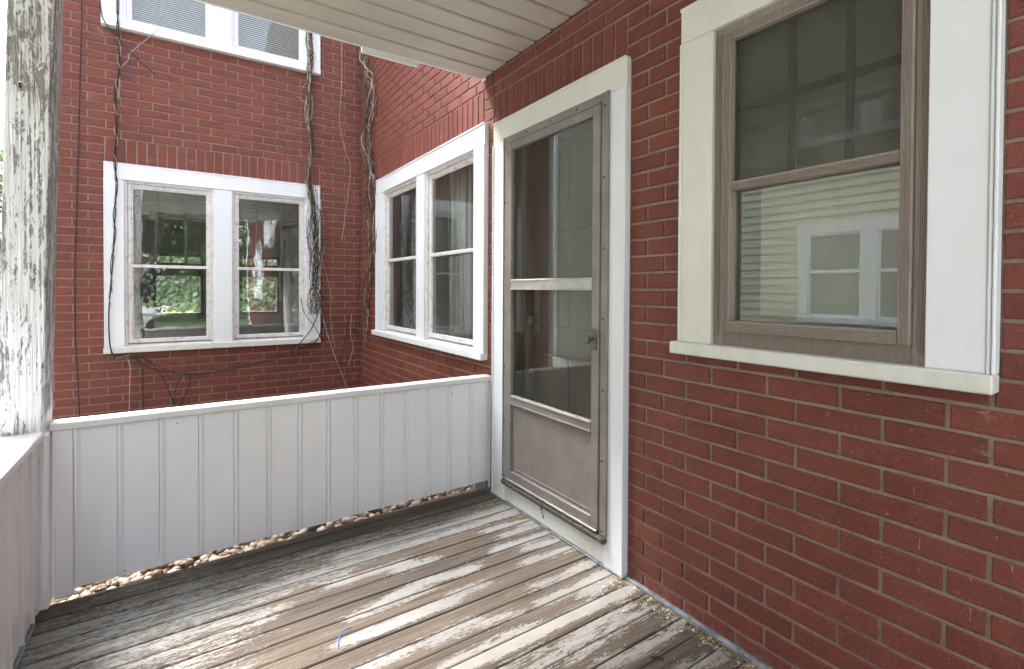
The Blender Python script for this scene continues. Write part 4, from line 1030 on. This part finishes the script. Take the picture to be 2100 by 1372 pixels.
def nwin(y0, y1, z0, z1, parts):
    b = MB(mapN); c = .12
    b.cbox(y0, y1, .0, .03, z1-c, z1); b.cbox(y0, y1, .0, .045, z0, z0+.06)
    b.cbox(y0, y0+c, .0, .03, z0+.06, z1-c); b.cbox(y1-c, y1, .0, .03, z0+.06, z1-c)
    mid = (y0+y1)/2
    if parts == 2: b.cbox(mid-.075, mid+.075, .0, .028, z0+.06, z1-c)
    w = b.obj('window', M['white'], root)
    spans = [(y0+c, mid-.075), (mid+.075, y1-c)] if parts == 2 else [(y0+c, y1-c)]
    for a, e in spans:
        zm = (z0+z1)/2+.02
        b = MB(mapN); b.cbox(a, e, .006, .018, zm-.02, zm+.02); b.cbox(a, a+.03, .006, .018, z0+.06, z1-c); b.cbox(e-.03, e, .006, .018, z0+.06, z1-c); b.cbox(a, e, .006, .017, z0+.06, z0+.1); b.cbox(a, e, .006, .017, z1-c-.03, z1-c); b.obj('sash', M['white'], w)
        b = MB(mapN); b.box(a, e, .003, .008, z0+.06, z1-c); b.obj('pane', simple_glass, w)
simple_glass = simple('neighbour_pane', (.25, .27, .25), .25, .1, 3)
nwin(1.63, 3.21, R_(-.39), R_(.82), 2); nwin(1.63, 3.21, R_(1.79), R_(3.2), 2)
nwin(5.6, 6.6, R_(1.79), R_(3.2), 1); nwin(-3.2, -1.6, R_(-.39), R_(.82), 2); nwin(-3.2, -1.6, R_(1.79), R_(3.2), 2)
b = MB(); b.cbox(-1.055, -.985, YB-.02, YB+.1, -.16, TOP); tag(b.obj('corner_board', M['white']), 'white corner board at the far left end of the back wing, behind the post', 'trim')
b = MB(); b.box(-1.02, 1.9, YB+.11, 9.3, TOP, TOP+.15); tag(b.obj('wing_roof', M['shingle']), 'dark roof slab over the back wing, above the photo', 'roof')
b = MB(); b.box(1.56, 5.4, -4.6, 5.4, TOP, TOP+.15); tag(b.obj('main_roof', M['shingle']), 'dark roof slab over the main house, above the photo', 'roof')
b = MB(); b.cbox(D-.03, D+.10, -4.72, -4.6, -.16, TOP); tag(b.obj('corner_board', M['white']), 'white corner board at the near end of the door wall, mirrored in the panes', 'trim')

# ------------------------------------------------------------------ trees
def crown_mesh(seed, R, H, n, leaf):
    r = random.Random(seed); b = MB()
    cl = []
    for i in range(26):
        a = r.random()*2*pi; q = r.random()**.5*R*.8; z = r.uniform(0, 1)
        cl.append((cos(a)*q*(1-.5*abs(z-.4)), sin(a)*q*(1-.5*abs(z-.4)), z*H, r.uniform(.22, .42)*R))
    for i in range(n):
        c = r.choice(cl); d = Vector((r.gauss(0, 1), r.gauss(0, 1), r.gauss(0, .7))).normalized()*c[3]*r.uniform(.55, 1.05)
        p = Vector(c[:3])+d; a = Vector((r.gauss(0, 1), r.gauss(0, 1), r.gauss(0, 1))).normalized(); t = a.orthogonal().normalized(); s_ = a.cross(t)
        l = leaf*r.uniform(.6, 1.3)
        b.add([tuple(p-t*l*.5), tuple(p+s_*l*.35), tuple(p+t*l*.5), tuple(p-s_*l*.35)], [(0, 1, 2, 3)], r.random())
    return b.mesh('crown', M['leaf'], attr=True, recalc=False)
crowns = [crown_mesh(i, 3.2, 5.0, 9000, .20) for i in (1, 2)]
def tree(label, x, y, s, k, base=2.2):
    root = thing('leafy_tree', label, 'tree', None); root.location = (x, y, -.16); root.scale = (s, s, s); root.rotation_euler = (0, 0, x*1.3)
    b = MB(); b.tube([(0, 0, 0), (.05, 0, 1.5), (-.05, .08, 3.2), (.1, 0, 5)], .24, 9, .35)
    for a in range(6):
        an = a*1.05; b.tube([(0, 0, 2.2+a*.3), (cos(an)*.9, sin(an)*.9, 3.3+a*.3), (cos(an)*1.9, sin(an)*1.9, 4.3+a*.3)], .09, 6, .4)
    b.obj('trunk', M['bark'], root, smooth=True)
    o = bpy.data.objects.new('crown', crowns[k]); COL.objects.link(o); o.parent = root; o.location = (0, 0, base)
tree('tree beyond the driveway at the extreme left behind the post', -7.2, 22, 1.15, 0, 1.2)
tree('smaller tree further left behind the driveway tree', -12.5, 27, 1.3, 1)
tree('tree behind the camera mirrored in the left sash of the low window', -1.6, -13, 1.2, 0, 1.0)
tree('tree behind the camera mirrored beside the wing corner', .9, -17, 1.3, 1, .8)
tree('tree far behind the camera to the left', -5.5, -16, 1.3, 1, .8)
tree('tree seen through the far room window, left', -.8, 34, 1.1, 1, .3)
tree('tree seen through the far room window, right', 4.2, 35, 1.2, 0, .3)
b = MB(); r = random.Random(4)
for i in range(2500):
    d = Vector((r.gauss(0, 1), r.gauss(0, .7), abs(r.gauss(0, .6)))).normalized()*r.uniform(.6, 1); p = Vector((-.05, 14.5, -.1))+Vector((d.x*.9, d.y*.6, d.z*.75))
    a = Vector((r.gauss(0, 1), r.gauss(0, 1), r.gauss(0, 1))).normalized(); t = a.orthogonal(); s_ = a.cross(t); l = .07
    b.add([tuple(p-t*l), tuple(p+s_*l*.6), tuple(p+t*l), tuple(p-s_*l*.6)], [(0, 1, 2, 3)], r.random())
root = thing('yellow_shrub', 'yellow leaved shrub on the lawn, seen through the room window', 'shrub')
b.obj('foliage', M['leaf_y'], root, attr=True, recalc=False)
b = MB(); b.tube([(-.05, 14.5, -.16), (-.05, 14.5, .3)], .04, 6); b.obj('stem', M['bark'], root)
b = MB(); r = random.Random(9)
for i in range(16000):
    x = r.uniform(-6, 8); p = Vector((x, 26+r.uniform(-.8, .8), -.16+r.random()*3.6*(1+.15*sin(x*1.3))))
    a = Vector((r.gauss(0, 1), r.gauss(0, 1), r.gauss(0, 1))).normalized(); t = a.orthogonal().normalized(); s_ = a.cross(t); l = .16
    b.add([tuple(p-t*l), tuple(p+s_*l*.6), tuple(p+t*l), tuple(p-s_*l*.6)], [(0, 1, 2, 3)], r.random())
root = thing('hedge', 'tall green hedge at the far end of the lawn, seen through the room window', 'hedge')
b.obj('foliage', M['leaf_pale'], root, attr=True, recalc=False)
b = MB(); b.box(-6, 8, 25.6, 26.4, -.16, 2.8); b.obj('inner_branches', M['leaf_dark'], root)
# overhead wires at the far left
for zz, zl in ((R_(7.6), 'upper'), (R_(5.1), 'lower')):
    b = MB(); b.tube([(-14, 24, zz+.5), (-8, 23, zz), (-2, 22, zz+.3)], .02, 5); tag(b.obj('overhead_wire', M['cable']), zl+' overhead wire against the sky left of the post', 'wire')

# ------------------------------------------------------------------ small litter on the floor
def onfloor(x, y, z=.003): return (x, y, z)
b = MB(); b.tube(smooth([(.440, 1.705, .004), (.455, 1.745, .008), (.478, 1.765, .010), (.505, 1.772, .006)], 5), .0016, 6)
tag(b.obj('zip_tie', M['blue'], smooth=True), 'short curved piece of blue plastic lying on the porch boards', 'plastic scrap')
b = MB(); b.tube([(1.285, 1.085, .004), (1.30, 1.07, .010), (1.315, 1.055, .004)], .003, 5)
tag(b.obj('twig_scrap', M['dark']), 'tiny dark twig lying on the boards near the lower right', 'twig')
b = MB(); b.add([(.88, 1.44, .004), (.90, 1.443, .009), (.93, 1.441, .005), (.905, 1.437, .004)], [(0, 1, 2, 3)]); b.add([(.88, 1.44, .002), (.90, 1.443, .007), (.93, 1.441, .003), (.905, 1.437, .002)], [(0, 1, 2, 3)])
tag(b.obj('green_leaf', simple('fresh_leaf', (.20, .24, .09), .6)), 'small fallen green leaf on the porch boards', 'leaf')
rr = random.Random(12); b = MB()
for i in range(105):
    y = rr.uniform(.7, 1.45) if i % 5 else rr.uniform(1.3, 2.5); x = 1.548-abs(rr.gauss(0, .022 if y > 1.45 else .04)); L = rr.uniform(.012, .06); a = rr.gauss(1.4, .7)
    p0 = (x, y, .006); p1 = (min(1.556, x+cos(a)*L*.5), y+sin(a)*L*.5, rr.uniform(.006, .018)); p2 = (min(1.558, x+cos(a+.5)*L), y+sin(a+.5)*L, .007)
    b.tube([p0, p1, p2], .0009, 4)
tag(b.obj('straw', M['straw']), 'dry straw and grass litter gathered where the boards meet the brick wall', 'litter', kind='stuff')
b = MB()
for i in range(170):
    y = rr.uniform(.6, 1.5) if i % 3 else rr.uniform(.8, 2.4); x = min(1.55, 1.535-abs(rr.gauss(0, .05))) if i % 3 else rr.uniform(.2, 1.5)
    s_ = rr.uniform(.002, .009 if i % 3 else .003); a = rr.random()*pi; z = .004
    c_, d_ = cos(a)*s_, sin(a)*s_*.6; h = rr.uniform(.001, .005)
    b.add([(x-c_, y-d_, z), (x+d_*.8, y-c_*.6, z+h*.4), (x+c_, y+d_, z+h), (x-d_, y+c_*.7, z+h*.5)], [(0, 1, 2, 3)])
tag(b.obj('paint_flakes', M['flake'], recalc=False), 'loose curled flakes of pale paint scattered over the boards', 'paint flakes', kind='stuff')

# ------------------------------------------------------------------ shared groups for things of one kind
GROUPS = {'brick wall': 'brick faced walls of the house', 'cable': 'cables fixed to the back wing wall', 'vine': 'dead vines on the brick walls', 'tree': 'trees around the house',
          'window': 'windows of the house', 'blind': 'blinds behind the back wing windows', 'curtain': 'curtains inside the door wall double window', 'railing': 'solid white porch railings',
          'flashing': 'bits of flashing under the porch roof edge', 'wire': 'loose wires and overhead lines', 'trim': 'white corner boards', 'roof': 'roofs of the house and porch'}
for o in bpy.data.objects:
    if o.parent is None and o.get('category') in GROUPS and 'group' not in o: o['group'] = GROUPS[o['category']]
